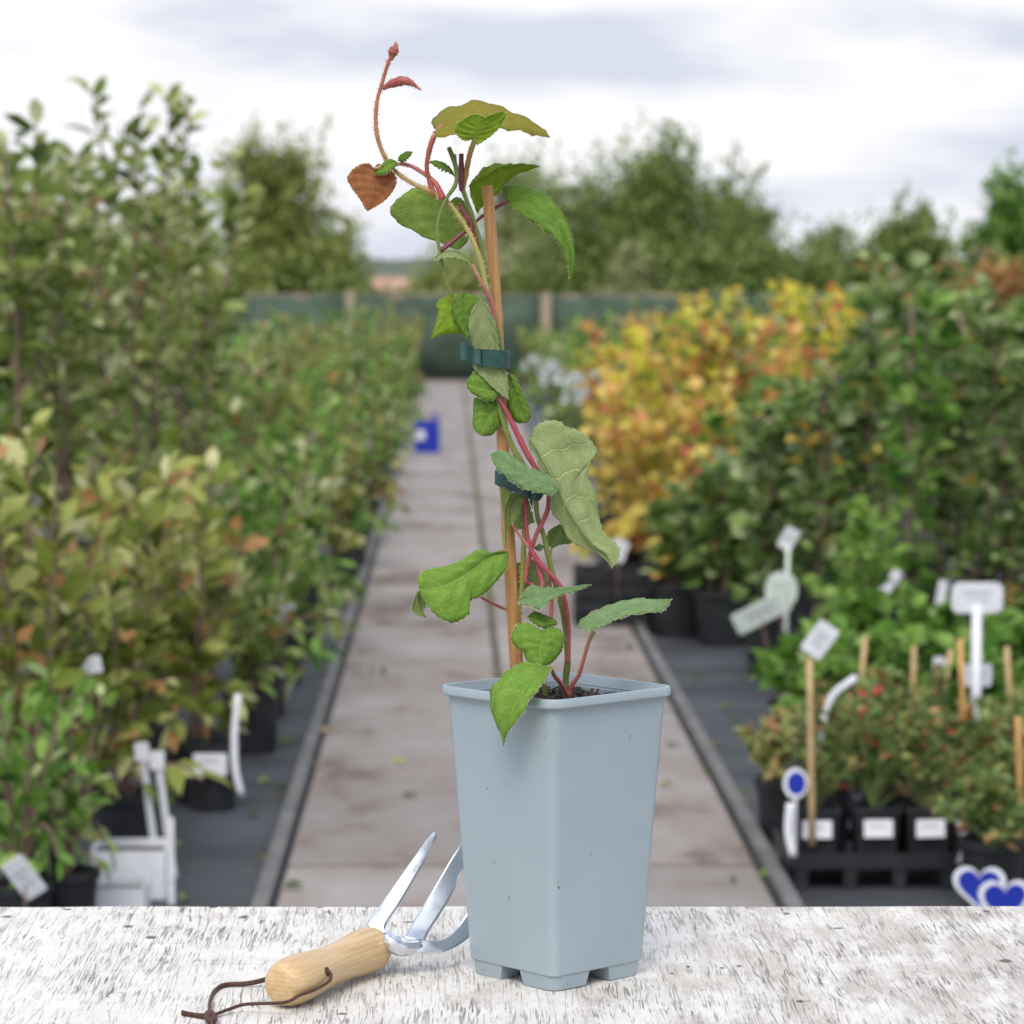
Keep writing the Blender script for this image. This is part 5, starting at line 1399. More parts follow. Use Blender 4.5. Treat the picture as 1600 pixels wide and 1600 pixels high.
leaf("deep", "top", "A", dd([(388, 806), (430, 782), (475, 753)], [-2, -2.2]), dd([(388, 806), (400, 782), (440, 756), (475, 753)], [-2, -1.7, -2.2]), dd([(388, 806), (420, 812), (450, 787), (475, 753)], [-2, -2.5, -2.2]), ns=16, nc=4, hairs=40)
# folded leaf behind the cane top: ridge is the midrib
leaf("bright", "under", "Z1", dd([(590, 1050), (700, 962), (830, 897), (950, 818), (1100, 787), (1280, 777), (1466, 800)], [1.2, 1.2, .8, .4]),
     dd([(590, 1050), (575, 1050), (640, 962), (740, 842), (860, 777), (960, 766), (1040, 772), (1140, 774), (1280, 770), (1466, 798)], [1.2, 2.2, 2.8, 2.2, .4]),
     dd([(590, 1050), (600, 1150), (650, 1290), (690, 1390), (730, 1330), (860, 1200), (930, 1150), (1040, 1020), (1120, 940), (1240, 880), (1350, 850), (1466, 802)], [1.2, 1.5, 1.4, .9, .4]), bulge=.0012, hairs=200, label="bright leaf folded behind the cane top")
leaf("deep", "top", "A", dd([(1040, 1045), (1130, 1050), (1230, 1085), (1310, 1170), (1370, 1270), (1405, 1370), (1422, 1450), (1412, 1550)], [.8, -.2, -.9, -1]),
     dd([(1040, 1045), (1012, 1000), (1020, 955), (1080, 945), (1160, 960), (1250, 990), (1310, 1040), (1370, 1130), (1410, 1200), (1432, 1290), (1442, 1400), (1430, 1490), (1412, 1550)], [.8, 1.8, 1.4, .4, -.6, -1]),
     dd([(1040, 1045), (1060, 1080), (1120, 1130), (1200, 1170), (1280, 1220), (1330, 1270), (1370, 1340), (1398, 1420), (1410, 1500), (1412, 1550)], [.8, -.6, -1.4, -1.4, -1]), bulge=.002, hairs=160, label="long leaf drooping to a narrow tip")
leaf("pale", "top", "A", dd([(690, 1050), (690, 1150), (712, 1250), (745, 1342)], [.5, .9, 1.0]),
     dd([(690, 1050), (620, 1000), (540, 966), (480, 968), (420, 1005), (360, 1060), (340, 1110), (370, 1150), (410, 1190), (470, 1215), (540, 1260), (620, 1285), (690, 1315), (745, 1342)], [.5, 1.6, 1.3, 1.0, 1.0]),
     dd([(690, 1050), (740, 1020), (790, 1060), (815, 1130), (820, 1200), (805, 1280), (745, 1342)], [.5, 1.5, 1.6, 1.0]), bulge=.001, label="broad leaf behind the crossing stems")
leaf("pale", "under", "A", dd([(830, 1425), (760, 1368), (700, 1352), (640, 1365), (603, 1402)], [-2, -2.4]), dd([(830, 1425), (800, 1370), (730, 1338), (660, 1340), (615, 1365), (603, 1402)], [-2, -1.9, -2.4]),
     dd([(830, 1425), (780, 1402), (720, 1388), (650, 1388), (625, 1402), (603, 1402)], [-2, -2.9, -2.4]), ns=20, nc=4, hairs=60)
leaf("fresh", "top", "Z1", dd([(400, 930), (340, 852), (250, 795), (150, 758), (80, 745)], [-1.5, -1.7]), dd([(400, 930), (360, 850), (270, 785), (160, 740), (80, 745)], [-1.5, -1.2, -1.7]),
     dd([(400, 930), (320, 862), (230, 822), (140, 782), (80, 745)], [-1.5, -2, -1.7]), ns=16, nc=3, hairs=30)
# around the upper tie
leaf("bright", "top", "B", dd([(500, 160), (425, 245), (350, 330), (275, 422)], [-.9, -1.3, -1.6]), dd([(500, 160), (430, 148), (370, 158), (306, 210), (320, 240), (312, 310), (290, 380), (275, 422)], [-.9, -.5, -1.0, -1.6]),
     dd([(500, 160), (540, 250), (520, 360), (465, 388), (400, 385), (330, 395), (275, 422)], [-.9, -.7, -1.0, -1.6]), bulge=.0012, hairs=60, label="lit yellow green leaf left of the upper tie")
leaf("deep", "top", "B", dd([(478, 138), (468, 230), (488, 330), (515, 432)], [-1.8, -1.9, -1.9]), dd([(478, 138), (435, 178), (402, 220), (405, 270), (430, 330), (470, 390), (515, 432)], [-1.8, -1.5, -1.6, -1.9]),
     dd([(478, 138), (510, 150), (560, 167), (562, 195), (535, 250), (517, 335), (515, 432)], [-1.8, -2.1, -1.9]), ns=24, nc=5, hairs=60)
leaf("pale", "under", "B", dd([(578, 165), (600, 280), (640, 420), (680, 580), (712, 690), (741, 782)], [-2.1, -2.0, -1.7, -1.75, -2.0]),
     dd([(578, 165), (535, 225), (508, 300), (508, 370), (522, 430), (540, 500), (532, 580), (580, 640), (640, 700), (690, 742), (741, 782)], [-2.1, -2.2, -1.7, -1.8, -2.0]),
     dd([(578, 165), (615, 215), (650, 285), (672, 370), (688, 470), (720, 580), (735, 640), (738, 710), (741, 782)], [-2.1, -1.9, -1.65, -1.7, -2.0]), bulge=.0004, wave=.0006, label="grey green leaf strapped under the upper tie")
leaf("fresh", "top", "B", dd([(688, 725), (620, 716), (550, 700), (487, 690)], [-1.3, -1.7, -1.5]), dd([(688, 725), (650, 690), (600, 640), (545, 603), (505, 650), (487, 690)], [-1.3, -1.3, -1.2, -1.5]),
     dd([(688, 725), (670, 770), (620, 788), (560, 765), (510, 730), (487, 690)], [-1.3, -2.0, -1.9, -1.5]), ns=22, nc=5, hairs=80)
leaf("fresh", "top", "B", dd([(685, 770), (640, 850), (600, 920), (572, 992)], [-.7, -1.2, -1.3]), dd([(685, 770), (610, 785), (540, 768), (530, 850), (527, 930), (545, 968), (572, 992)], [-.7, -.6, -.8, -1.3]),
     dd([(685, 770), (700, 850), (695, 925), (665, 965), (640, 990), (600, 995), (572, 992)], [-.7, -.7, -.9, -1.3]), hairs=140, label="rounded leaf with pale hairy margin below the upper tie")
leaf("deep", "top", "B", dd([(735, 622), (770, 720), (812, 830), (852, 916)], [-.6, -.9, -1.0]), dd([(735, 622), (728, 720), (730, 830), (750, 880), (790, 915), (852, 918)], [-.6, -.3, -.5, -1.0]),
     dd([(735, 622), (775, 640), (810, 700), (845, 770), (868, 830), (876, 880), (852, 918)], [-.6, -.6, -1.0]), bulge=.0022, hairs=120)
# middle
leaf("grey", "top", "B", dd([(1044, 1320), (940, 1272), (830, 1222), (730, 1160), (634, 1106)], [-3.0, -3.2, -3.0]), dd([(1044, 1320), (1030, 1280), (980, 1230), (920, 1200), (860, 1180), (790, 1130), (720, 1090), (660, 1086), (634, 1106)], [-3.0, -2.2, -2.2, -3.0]),
     dd([(1044, 1320), (1000, 1350), (940, 1340), (870, 1320), (800, 1290), (740, 1245), (690, 1210), (650, 1160), (634, 1106)], [-3.0, -3.9, -3.8, -3.0]), hairs=200, label="oblong grey green leaf across the lower tie")
leaf("pale", "under", "Z2", dd([(570, 290), (680, 450), (790, 640), (880, 800), (960, 980), (1060, 1150), (1150, 1290), (1270, 1430), (1390, 1510), (1440, 1660)], [-1.8, -2.2, -2.4, -2.4, -2.6]),
     dd([(570, 290), (580, 390), (640, 480), (672, 580), (705, 680), (760, 800), (800, 920), (802, 1030), (850, 1120), (920, 1200), (970, 1300), (1030, 1370), (1110, 1420), (1220, 1470), (1300, 1505), (1380, 1560), (1420, 1610), (1440, 1660)], [-1.8, -2.0, -1.6, -1.5, -2.0, -2.6]),
     dd([(570, 290), (605, 260), (620, 200), (700, 140), (800, 115), (900, 125), (960, 180), (1050, 205), (1130, 245), (1220, 320), (1270, 400), (1285, 460), (1222, 500), (1205, 580), (1188, 690), (1230, 780), (1275, 870), (1290, 1000), (1310, 1120), (1345, 1260), (1380, 1310), (1450, 1370), (1500, 1420), (1520, 1480), (1505, 1570), (1440, 1660)], [-1.8, -1.4, -1.0, -1.2, -1.4, -1.8, -2.6]),
     bulge=.0015, wave=.0025, ns=60, nc=9, hairs=200, label="largest leaf, pale underside with yellow veins and ragged tip")
leaf("fresh", "under", "Z2", dd([(420, 865), (350, 960), (332, 1100), (334, 1300), (335, 1485)], [-1.4, -1.6, -1.7]), dd([(300, 800), (283, 900), (310, 1050), (316, 1200), (325, 1400), (335, 1487)], [-1.5, -1.2, -1.7]),
     dd([(460, 858), (385, 930), (357, 1050), (365, 1150), (347, 1350), (335, 1487)], [-1.2, -1.4, -1.7]), ns=24, nc=4, hairs=50)
leaf("deep", "under", "Z2", dd([(400, 1240), (440, 1100), (500, 980), (545, 870)], [-1.5, -1.0, -.8]), dd([(400, 1240), (362, 1150), (352, 1050), (382, 940), (440, 880), (545, 870)], [-1.5, -1.1, -.9, -.8]),
     dd([(400, 1240), (450, 1252), (520, 1232), (600, 1190), (642, 1160), (600, 1050), (575, 950), (545, 870)], [-1.5, -.4, -.3, -.8]), ns=24, nc=5, hairs=40)
leaf("fresh", "under", "Z2", dd([(815, 1450), (850, 1360), (880, 1280), (900, 1190)], [.8, 1.2, 1.4]), dd([(815, 1450), (770, 1390), (760, 1320), (800, 1250), (900, 1190)], [.8, 1.1, 1.4]),
     dd([(815, 1450), (900, 1410), (1030, 1385), (990, 1300), (940, 1220), (900, 1190)], [.8, 1.3, 1.4]), ns=24, nc=5, hairs=50)
stem("leaf_stalk", [("Z2", 815, 1450, .8), ("Z3", 875, 190, .8), ("Z3", 880, 330, .6), ("Z3", 900, 480, .4)], [.0009, .0009, .0008], "tan", 16)
leaf("grey", "top", "Z2", dd([(735, 1437), (690, 1442), (632, 1445)], [.4, .6]), dd([(735, 1437), (700, 1424), (632, 1445)], [.4, 1.2, .6]), dd([(735, 1437), (690, 1462), (632, 1445)], [.4, -.1, .6]), ns=12, nc=3, hairs=0)
# lower left big leaf and its curled tip
leaf("fresh", "top", "C", dd([(604, 288), (500, 315), (400, 390), (300, 450), (200, 485), (118, 478)], [-1.0, -2.2, -3, -3.2]),
     dd([(604, 288), (560, 280), (510, 298), (470, 277), (430, 275), (390, 305), (300, 350), (200, 375), (140, 395), (114, 430), (118, 478)], [-1.0, -1.6, -2.0, -2.3, -3.2]),
     dd([(604, 288), (602, 350), (572, 410), (520, 470), (470, 520), (402, 550), (390, 590), (396, 620), (350, 655), (300, 672), (250, 655), (200, 620), (165, 570), (132, 520), (118, 478)], [-1.0, -2.4, -3.2, -3.8, -3.2]),
     bulge=.002, wave=.002, ns=44, nc=8, hairs=160, label="broad crinkled green leaf reaching left of the cane")
leaf("fresh", "under", "C", dd([(122, 490), (115, 550), (125, 600), (163, 643)], [-3.0, -2.6, -2.5]), dd([(122, 490), (95, 555), (82, 600), (110, 630), (163, 643)], [-3.0, -2.8, -2.5]),
     dd([(122, 490), (145, 530), (156, 570), (142, 610), (163, 643)], [-3.0, -2.4, -2.5]), ns=18, nc=4, hairs=30)
leaf("pale", "under", "Z3", dd([(660, 240), (645, 400), (600, 560), (545, 690)], [1.2, 1.4, 1.4]), dd([(660, 240), (560, 262), (480, 320), (470, 450), (490, 600), (545, 690)], [1.2, 1.6, 1.4]),
     dd([(660, 240), (730, 300), (840, 440), (840, 560), (700, 620), (545, 690)], [1.2, 1.6, 1.4]), ns=26, nc=5, hairs=30)
leaf("grey", "top", "Z3", dd([(530, 715), (680, 680), (850, 640), (1000, 625), (1180, 580), (1342, 538)], [-1.6, -2.2, -2.4, -2.4]), dd([(530, 715), (545, 650), (600, 570), (690, 530), (770, 568), (860, 590), (960, 598), (1080, 590), (1220, 552), (1342, 538)], [-1.6, -1.3, -1.3, -2.0, -2.4]),
     dd([(530, 715), (505, 742), (560, 775), (650, 790), (720, 815), (760, 842), (800, 800), (870, 740), (960, 692), (1080, 646), (1220, 592), (1342, 538)], [-1.6, -2.8, -3.4, -3.0, -2.4]), hairs=200, label="pointed pale leaf aiming right above the round one")
leaf("fresh", "top", "Z3", dd([(800, 1050), (780, 1160), (752, 1290), (740, 1456)], [-2.6, -3.2, -3.6]), dd([(800, 1050), (740, 1045), (680, 992), (600, 965), (500, 985), (440, 1080), (430, 1160), (480, 1240), (560, 1300), (600, 1400), (660, 1440), (740, 1456)], [-2.6, -2.2, -2.5, -3.0, -3.6]),
     dd([(800, 1050), (840, 1015), (900, 1010), (980, 1050), (1030, 1120), (1012, 1260), (960, 1350), (880, 1430), (800, 1457), (740, 1456)], [-2.6, -2.2, -2.5, -3.0, -3.6]), hairs=160, label="rounded heart leaf facing forward above the pot")
leaf("deep", "top", "Z3", dd([(610, 900), (720, 930), (830, 970), (952, 990)], [-1.8, -2.2, -2.2]), dd([(610, 900), (680, 845), (760, 850), (860, 890), (945, 950), (952, 990)], [-1.8, -1.4, -2.2]),
     dd([(610, 900), (650, 960), (720, 1020), (800, 1043), (880, 1012), (952, 990)], [-1.8, -2.7, -2.2]), ns=24, nc=5, wave=.004, hairs=60)
leaf("fresh", "top", "C", dd([(845, 915), (760, 960), (680, 1060), (620, 1170), (592, 1270), (578, 1342)], [-5.2, -7.4, -8.8, -8.6, -8.2]), dd([(845, 915), (800, 905), (750, 893), (690, 888), (620, 915), (560, 970), (515, 1030), (505, 1090), (520, 1170), (550, 1240), (575, 1290), (578, 1342)], [-5.2, -5.8, -6.6, -7.4, -8.2]),
     dd([(845, 915), (820, 960), (770, 1030), (720, 1090), (690, 1150), (660, 1200), (620, 1250), (595, 1290), (578, 1342)], [-5.2, -9.0, -9.8, -9.2, -8.2]), bulge=.0018, ns=44, nc=8, hairs=240, label="lowest leaf hanging over the pot's rim")
leaf("grey", "top", "C", dd([(986, 692), (1100, 652), (1250, 600), (1400, 578), (1497, 545)], [-2.6, -2.6, -2.8]), dd([(986, 692), (1000, 650), (1060, 612), (1120, 590), (1220, 560), (1320, 542), (1400, 548), (1497, 545)], [-2.6, -1.0, -.9, -2.8]),
     dd([(986, 692), (1010, 708), (1060, 712), (1110, 690), (1200, 660), (1300, 630), (1400, 612), (1450, 608), (1497, 545)], [-2.6, -3.6, -3.8, -2.8]), hairs=200, label="grey green leaf held out flat on the right")

# ================================================================== CANE AND TIES
def cane_mat():
    m, t, b = mat_new("bamboo_close")
    l = t.links.new
    tc = N(t, "ShaderNodeTexCoord"); mp_ = N(t, "ShaderNodeMapping"); mp_.inputs["Scale"].default_value = (420, 420, 9); l(tc.outputs["Object"], mp_.inputs["Vector"])
    n_ = N(t, "ShaderNodeTexNoise"); n_.inputs["Scale"].default_value = 1; n_.inputs["Detail"].default_value = 5; n_.inputs["Roughness"].default_value = .65
    l(mp_.outputs[0], n_.inputs["Vector"])
    r_ = N(t, "ShaderNodeValToRGB"); r_.color_ramp.elements[0].position, r_.color_ramp.elements[1].position = .3, .7
    r_.color_ramp.elements[0].color, r_.color_ramp.elements[1].color = (.36, .165, .05, 1), (.55, .30, .11, 1)
    n2_ = N(t, "ShaderNodeTexNoise"); n2_.inputs["Scale"].default_value = 60; n2_.inputs["Detail"].default_value = 4
    l(tc.outputs["Object"], n2_.inputs["Vector"])
    r2_ = N(t, "ShaderNodeValToRGB"); r2_.color_ramp.elements[0].position, r2_.color_ramp.elements[1].position = .62, .74
    l(n2_.outputs["Fac"], r2_.inputs["Fac"])
    mx_ = N(t, "ShaderNodeMix", data_type="RGBA"); mt_ = N(t, "ShaderNodeMath", operation="MULTIPLY"); mt_.inputs[1].default_value = .55
    l(r2_.outputs[0], mt_.inputs[0]); l(mt_.outputs[0], mx_.inputs["Factor"]); l(n_.outputs["Fac"], r_.inputs["Fac"]); l(r_.outputs[0], mx_.inputs["A"]); mx_.inputs["B"].default_value = (.20, .10, .045, 1)
    l(mx_.outputs["Result"], b.inputs["Base Color"]); b.inputs["Roughness"].default_value = .42
    return m
c0, c1 = np.array(at(811, 1092, D + .004)), np.array(at(761.5, 290, D + .004))
CPTS = np.array([at(811, 1092, D + .004), at(802, 960, D + .004), at(793, 810, D + .004), at(783, 640, D + .004), at(774, 460, D + .004), at(761.5, 290, D + .004)])
cane = tag(empty("bamboo_cane", CPTS[0]), "single brown bamboo cane standing in the grey blue pot", "cane")
cl = cr_spline(CPTS, 90) - CPTS[0]
rad = np.interp(np.linspace(0, 1, 90), [0, .2, .5, .8, 1], [.0053, .0050, .0047, .0044, .0043])
for nd in (30, 66):
    rad[nd - 1:nd + 2] += [.0002, .0005, .0002]
cm = mesh("culm", *tube_data(cl, rad, 18, True), True); cm.set_sharp_from_angle(angle=R(50))
link("culm", cm, cane_mat(), cane)

M_tie = plain("dark_green_tape", (.012, .060, .048), rough=.28, spec=.6, bump=.35, bscale=120)
def band(name, label, ring, hgt, tail=None, tilt=0.0, twist=0.0):
    """flat tape: closed loop of centre points (world) with a width up the stem, plus a free tail"""
    ring = np.array(ring); c_ = ring.mean(0)
    root = tag(empty(name, c_), label, "tie")
    Q = cr_spline(np.vstack([ring, ring[:1]]), 49)[:-1] - c_
    n_ = len(Q); V, Fc = [], []
    up = np.array([0, 0, 1.0])
    for i in range(n_):
        jit = .00025 * math.sin(i * .55)
        for (o_, zz) in ((0, -.5), (0, .5), (.0006, .5), (.0006, -.5)):
            d_ = Q[i].copy(); d_[2] = 0; d_ = d_ / (np.linalg.norm(d_) + 1e-9)
            V.append(tuple(Q[i] + up * (zz * hgt) + d_ * (o_ + jit)))
    for i in range(n_):
        j = (i + 1) % n_
        for k_ in range(4):
            k2 = (k_ + 1) % 4
            Fc.append((i * 4 + k_, i * 4 + k2, j * 4 + k2, j * 4 + k_))
    lo_ = mesh("loop", V, Fc, True); lo_.set_sharp_from_angle(angle=R(50)); link("loop", lo_, M_tie, root)
    if tail:
        T_ = cr_spline(np.array([p for p, _ in tail]), 22) - c_; hs = np.interp(np.linspace(0, 1, 22), np.linspace(0, 1, len(tail)), [h_ for _, h_ in tail])
        V, Fc = [], []
        for i in range(22):
            cr1 = .0011 * math.sin(i * .42)
            for (o_, zz) in ((0, -.5), (0, .5), (-.0006, .5), (-.0006, -.5)):
                V.append(tuple(T_[i] + np.array([0, o_ + cr1 * (zz * 2 + .4), zz * hs[i]])))
        for i in range(21):
            for k_ in range(4):
                k2 = (k_ + 1) % 4
                Fc.append((i * 4 + k_, i * 4 + k2, (i + 1) * 4 + k2, (i + 1) * 4 + k_))
        Fc += [(3, 2, 1, 0), tuple(21 * 4 + k_ for k_ in range(4))]
        ta_ = mesh("tail", V, Fc, True); ta_.set_sharp_from_angle(angle=R(50)); link("tail", ta_, M_tie, root)
    return root
TH = 27 / F * D
band("plant_tie", "dark green tape tie with loose end, the upper one on the vine", [W("B", 555, 528, -1.7), W("B", 640, 533, -2.25), W("B", 728, 540, -1.9), W("B", 745, 540, -.4), W("B", 715, 536, 1.2), W("B", 640, 530, 1.4), W("B", 562, 524, .4)], TH,
     [(W("B", 575, 530, -2.05), TH * .95), (W("B", 552, 524, -2.1), TH * .78), (W("B", 530, 512, -2.0), TH * .9), (W("B", 490, 496, -1.9), TH * 1.0), (W("B", 455, 486, -1.8), TH * 1.0)])
band("plant_tie", "dark green tape tie round cane and stems, the lower one half hidden by a leaf", [W("Z2", 228, 705, .4), W("Z2", 300, 740, -.7), W("Z2", 420, 785, -1.6), W("Z2", 560, 850, -1.7), W("Z2", 690, 870, -1.2), W("Z2", 735, 700, .2), W("Z2", 600, 690, 1.2), W("Z2", 350, 690, 1.3)], TH * .8,
     [(W("Z2", 575, 850, -1.75), TH * .8), (W("Z2", 590, 890, -1.7), TH * .9), (W("Z2", 610, 930, -1.6), TH * 1.1), (W("Z2", 615, 985, -1.5), TH * .8)])

# ================================================================== HAND FORK
def wood_mat():
    m, t, b = mat_new("ash_handle")
    l = t.links.new
    tc = N(t, "ShaderNodeTexCoord"); mp_ = N(t, "ShaderNodeMapping"); mp_.inputs["Scale"].default_value = (9, 160, 160); l(tc.outputs["Object"], mp_.inputs["Vector"])
    n_ = N(t, "ShaderNodeTexNoise"); n_.inputs["Scale"].default_value = 1; n_.inputs["Detail"].default_value = 5; n_.inputs["Distortion"].default_value = .6
    l(mp_.outputs[0], n_.inputs["Vector"])
    r_ = N(t, "ShaderNodeValToRGB"); e_ = r_.color_ramp.elements
    e_[0].position, e_[0].color = .32, (.54, .35, .165, 1); e_[1].position, e_[1].color = .62, (.64, .44, .225, 1)
    l(n_.outputs["Fac"], r_.inputs["Fac"])
    # growth rings show on the end grain
    wv_ = N(t, "ShaderNodeTexWave", wave_type="BANDS", bands_direction="Z"); wv_.inputs["Scale"].default_value = 95; wv_.inputs["Distortion"].default_value = 2.5; wv_.inputs["Detail"].default_value = 2
    l(tc.outputs["Object"], wv_.inputs["Vector"])
    mx_ = N(t, "ShaderNodeMix", data_type="RGBA", blend_type="MULTIPLY"); mx_.inputs["Factor"].default_value = .10
    l(r_.outputs[0], mx_.inputs["A"]); l(wv_.outputs["Color"], mx_.inputs["B"])
    l(mx_.outputs["Result"], b.inputs["Base Color"]); b.inputs["Roughness"].default_value = .38; b.inputs["Coat Weight"].default_value = .15; b.inputs["Coat Roughness"].default_value = .3
    bp = N(t, "ShaderNodeBump"); bp.inputs["Strength"].default_value = .12; bp.inputs["Distance"].default_value = .0008
    l(n_.outputs["Fac"], bp.inputs["Height"]); l(bp.outputs[0], b.inputs["Normal"])
    return m
def steel_mat():
    m, t, b = mat_new("polished_steel")
    l = t.links.new
    b.inputs["Metallic"].default_value = 1.0; b.inputs["Base Color"].default_value = (.74, .76, .80, 1); b.inputs["Roughness"].default_value = .2
    tc = N(t, "ShaderNodeTexCoord"); n_ = N(t, "ShaderNodeTexNoise"); n_.inputs["Scale"].default_value = 220; n_.inputs["Detail"].default_value = 3
    l(tc.outputs["Object"], n_.inputs["Vector"])
    mr_ = N(t, "ShaderNodeMapRange"); mr_.inputs["To Min"].default_value = .14; mr_.inputs["To Max"].default_value = .30
    l(n_.outputs["Fac"], mr_.inputs["Value"]); l(mr_.outputs[0], b.inputs["Roughness"])
    return m
M_wood, M_steel = wood_mat(), steel_mat()
M_leather = plain("brown_leather", (.075, .030, .020), rough=.6, vary=.35, scale=300, bump=.4, bscale=500)
ha = atz(437, 1541, BENCH_Z + .0178); hb_ = atz(590, 1478, BENCH_Z + .0195)
fork = tag(empty("hand_fork", (ha.x, ha.y, BENCH_Z)), "three pronged steel hand fork with turned wooden handle lying beside the pot", "hand fork")
FO = np.array(fork.location)
# turned handle: lathe along its own X axis
HL = (hb_ - ha).length
prof = [(0, .0), (.0, .0120), (.012, .0146), (.04, .0165), (.09, .0178), (.15, .0184), (.22, .0180), (.30, .0170), (.40, .0156), (.50, .0148), (.60, .0149), (.70, .0158), (.79, .0170), (.86, .0177), (.92, .0175), (.96, .0167), (.985, .0143), (1.0, .0110), (1.0, .0)]
pf = []
for i in range(1, len(prof) - 1): pf.append(prof[i])
pf = np.array(pf)
tt = np.r_[0, np.linspace(.004, .996, 46), 1]
rr_ = np.interp(tt, pf[:, 0], pf[:, 1])
for _ in range(2): rr_[2:-2] = (rr_[1:-3] + 2 * rr_[2:-2] + rr_[3:-1]) / 4
V, Fc = [], []
NSG = 36
for t_, r_ in zip(tt, rr_):
    for k_ in range(NSG):
        a_ = 2 * math.pi * k_ / NSG
        V.append((t_ * HL, r_ * math.cos(a_), r_ * math.sin(a_)))
for i in range(len(tt) - 1):
    for k_ in range(NSG):
        k2 = (k_ + 1) % NSG
        Fc.append((i * NSG + k_, i * NSG + k2, (i + 1) * NSG + k2, (i + 1) * NSG + k_))
Fc.append(tuple(range(NSG))[::-1]); Fc.append(tuple((len(tt) - 1) * NSG + k_ for k_ in range(NSG)))
V = [(-.0 if abs(x) < 1e-9 else x, y_, z_) for (x, y_, z_) in V]
hm = mesh("handle", V, Fc, True); hm.set_sharp_from_angle(angle=R(40))
handle = link("handle", hm, M_wood, fork)
xdir = (hb_ - ha).normalized(); ydir = Vector((0, 0, 1)).cross(xdir).normalized(); zdir = xdir.cross(ydir)
handle.matrix_local = Matrix(((xdir.x, ydir.x, zdir.x, ha.x - FO[0]), (xdir.y, ydir.y, zdir.y, ha.y - FO[1]), (xdir.z, ydir.z, zdir.z, ha.z - FO[2]), (0, 0, 0, 1)))
# lanyard hole (a disc coloured as dark as the shaded bore) on the camera side
hole_c = np.array(atz(484, 1529, BENCH_Z + .019)) 
hp = atz(485, 1531, BENCH_Z + .021)
# ferrule
fe = hb_ + xdir * .016
v_, f_ = tube_data(np.array([hb_ - xdir * .004, hb_ + xdir * .006, hb_ + xdir * .013, hb_ + xdir * .019]) - FO, [.0098, .0094, .0090, .0080], 20)
me = mesh("ferrule", v_, f_, True); me.set_sharp_from_angle(angle=R(35))
link("ferrule", me, M_steel, fork)
# fork head: bars given by their two edges
def bar(name, Le, Re, th, n=26, parent=fork):
    A_, B_ = cr_spline(np.array(Le), n), cr_spline(np.array(Re), n)
    nc = 5; V, Fc = [], []
    for i in range(n):
        w_ = B_[i] - A_[i]; T_ = (A_[min(i + 1, n - 1)] + B_[min(i + 1, n - 1)] - A_[max(i - 1, 0)] - B_[max(i - 1, 0)])
        nn_ = np.cross(w_, T_); nn_ /= np.linalg.norm(nn_) + 1e-12
        if nn_[1] > 0: nn_ = -nn_                      # front side faces the camera
        for (u, hgt) in ((0.0, .0), (.10, .5), (.5, .62), (.90, .5), (1.0, .0), (.90, -.5), (.5, -.5), (.10, -.5)):
            V.append(tuple(A_[i] + w_ * u + nn_ * th * hgt - FO))
    for i in range(n - 1):
        for k_ in range(8):
            k2 = (k_ + 1) % 8
            Fc.append((i * 8 + k_, i * 8 + k2, (i + 1) * 8 + k2, (i + 1) * 8 + k_))
    Fc.append(tuple(range(8))[::-1]); Fc.append(tuple((n - 1) * 8 + k_ for k_ in range(8)))
    bm = bmesh.new()
    vs = [bm.verts.new(p) for p in V]
    for q in Fc: bm.faces.new([vs[i_] for i_ in q])
    me = bm_mesh(name, bm, True); me.set_sharp_from_angle(angle=R(35))
    return link(name, me, M_steel, parent)
def FP(x, y_, Y): return np.array(at(560 + x * .1375, 1290 + y_ * .1375, Y))
bar("tine", [FP(185, 1200, 2.445), FP(95, 1120, 2.448), FP(265, 880, 2.462), FP(488, 560, 2.478), FP(668, 310, 2.492), FP(815, 105, 2.505), FP(850, 84, 2.507)],
    [FP(330, 1220, 2.440), FP(310, 1140, 2.446), FP(470, 890, 2.460), FP(640, 600, 2.476), FP(780, 350, 2.490), FP(890, 120, 2.505), FP(878, 86, 2.507)], .0026)
bar("tine", [FP(520, 1270, 2.447), FP(600, 1130, 2.455), FP(740, 910, 2.468), FP(900, 640, 2.482), FP(1040, 400, 2.496), FP(1150, 235, 2.508), FP(1240, 110, 2.518)],
    [FP(760, 1310, 2.442), FP(800, 1210, 2.450), FP(930, 1010, 2.462), FP(1060, 790, 2.476), FP(1165, 530, 2.492), FP(1230, 320, 2.506), FP(1265, 115, 2.518)], .0026)
bar("tine", [FP(640, 1300, 2.444), FP(780, 1292, 2.447), FP(900, 1305, 2.453), FP(1010, 1265, 2.459), FP(1110, 1175, 2.466), FP(1210, 1030, 2.478), FP(1370, 780, 2.500), FP(1500, 560, 2.516), FP(1600, 400, 2.526)],
    [FP(600, 1440, 2.436), FP(720, 1462, 2.438), FP(900, 1455, 2.444), FP(1060, 1400, 2.452), FP(1225, 1300, 2.462), FP(1350, 1150, 2.476), FP(1480, 880, 2.498), FP(1570, 620, 2.514), FP(1620, 405, 2.526)], .0030)
# cranked neck joining the ferrule to the tines
nk = np.array([hb_ + xdir * .015]) - FO
nk = np.vstack([nk, FP(330, 1320, 2.432) - FO, FP(450, 1385, 2.432) - FO, FP(560, 1395, 2.436) - FO, FP(690, 1370, 2.443) - FO])
v_, f_ = tube_data(cr_spline(nk, 26), np.interp(np.linspace(0, 1, 26), [0, .25, .5, .75, 1], [.0072, .0066, .0060, .0066, .0052]), 16, True, .75)
link("neck", mesh("neck", v_, f_, True), M_steel, fork)
bar("shoulder", [FP(150, 1185, 2.444), FP(300, 1225, 2.446), FP(420, 1262, 2.448), FP(560, 1262, 2.449), FP(700, 1275, 2.449)], [FP(250, 1270, 2.434), FP(345, 1300, 2.434), FP(460, 1345, 2.435), FP(590, 1420, 2.437), FP(720, 1440, 2.440)], .0032)
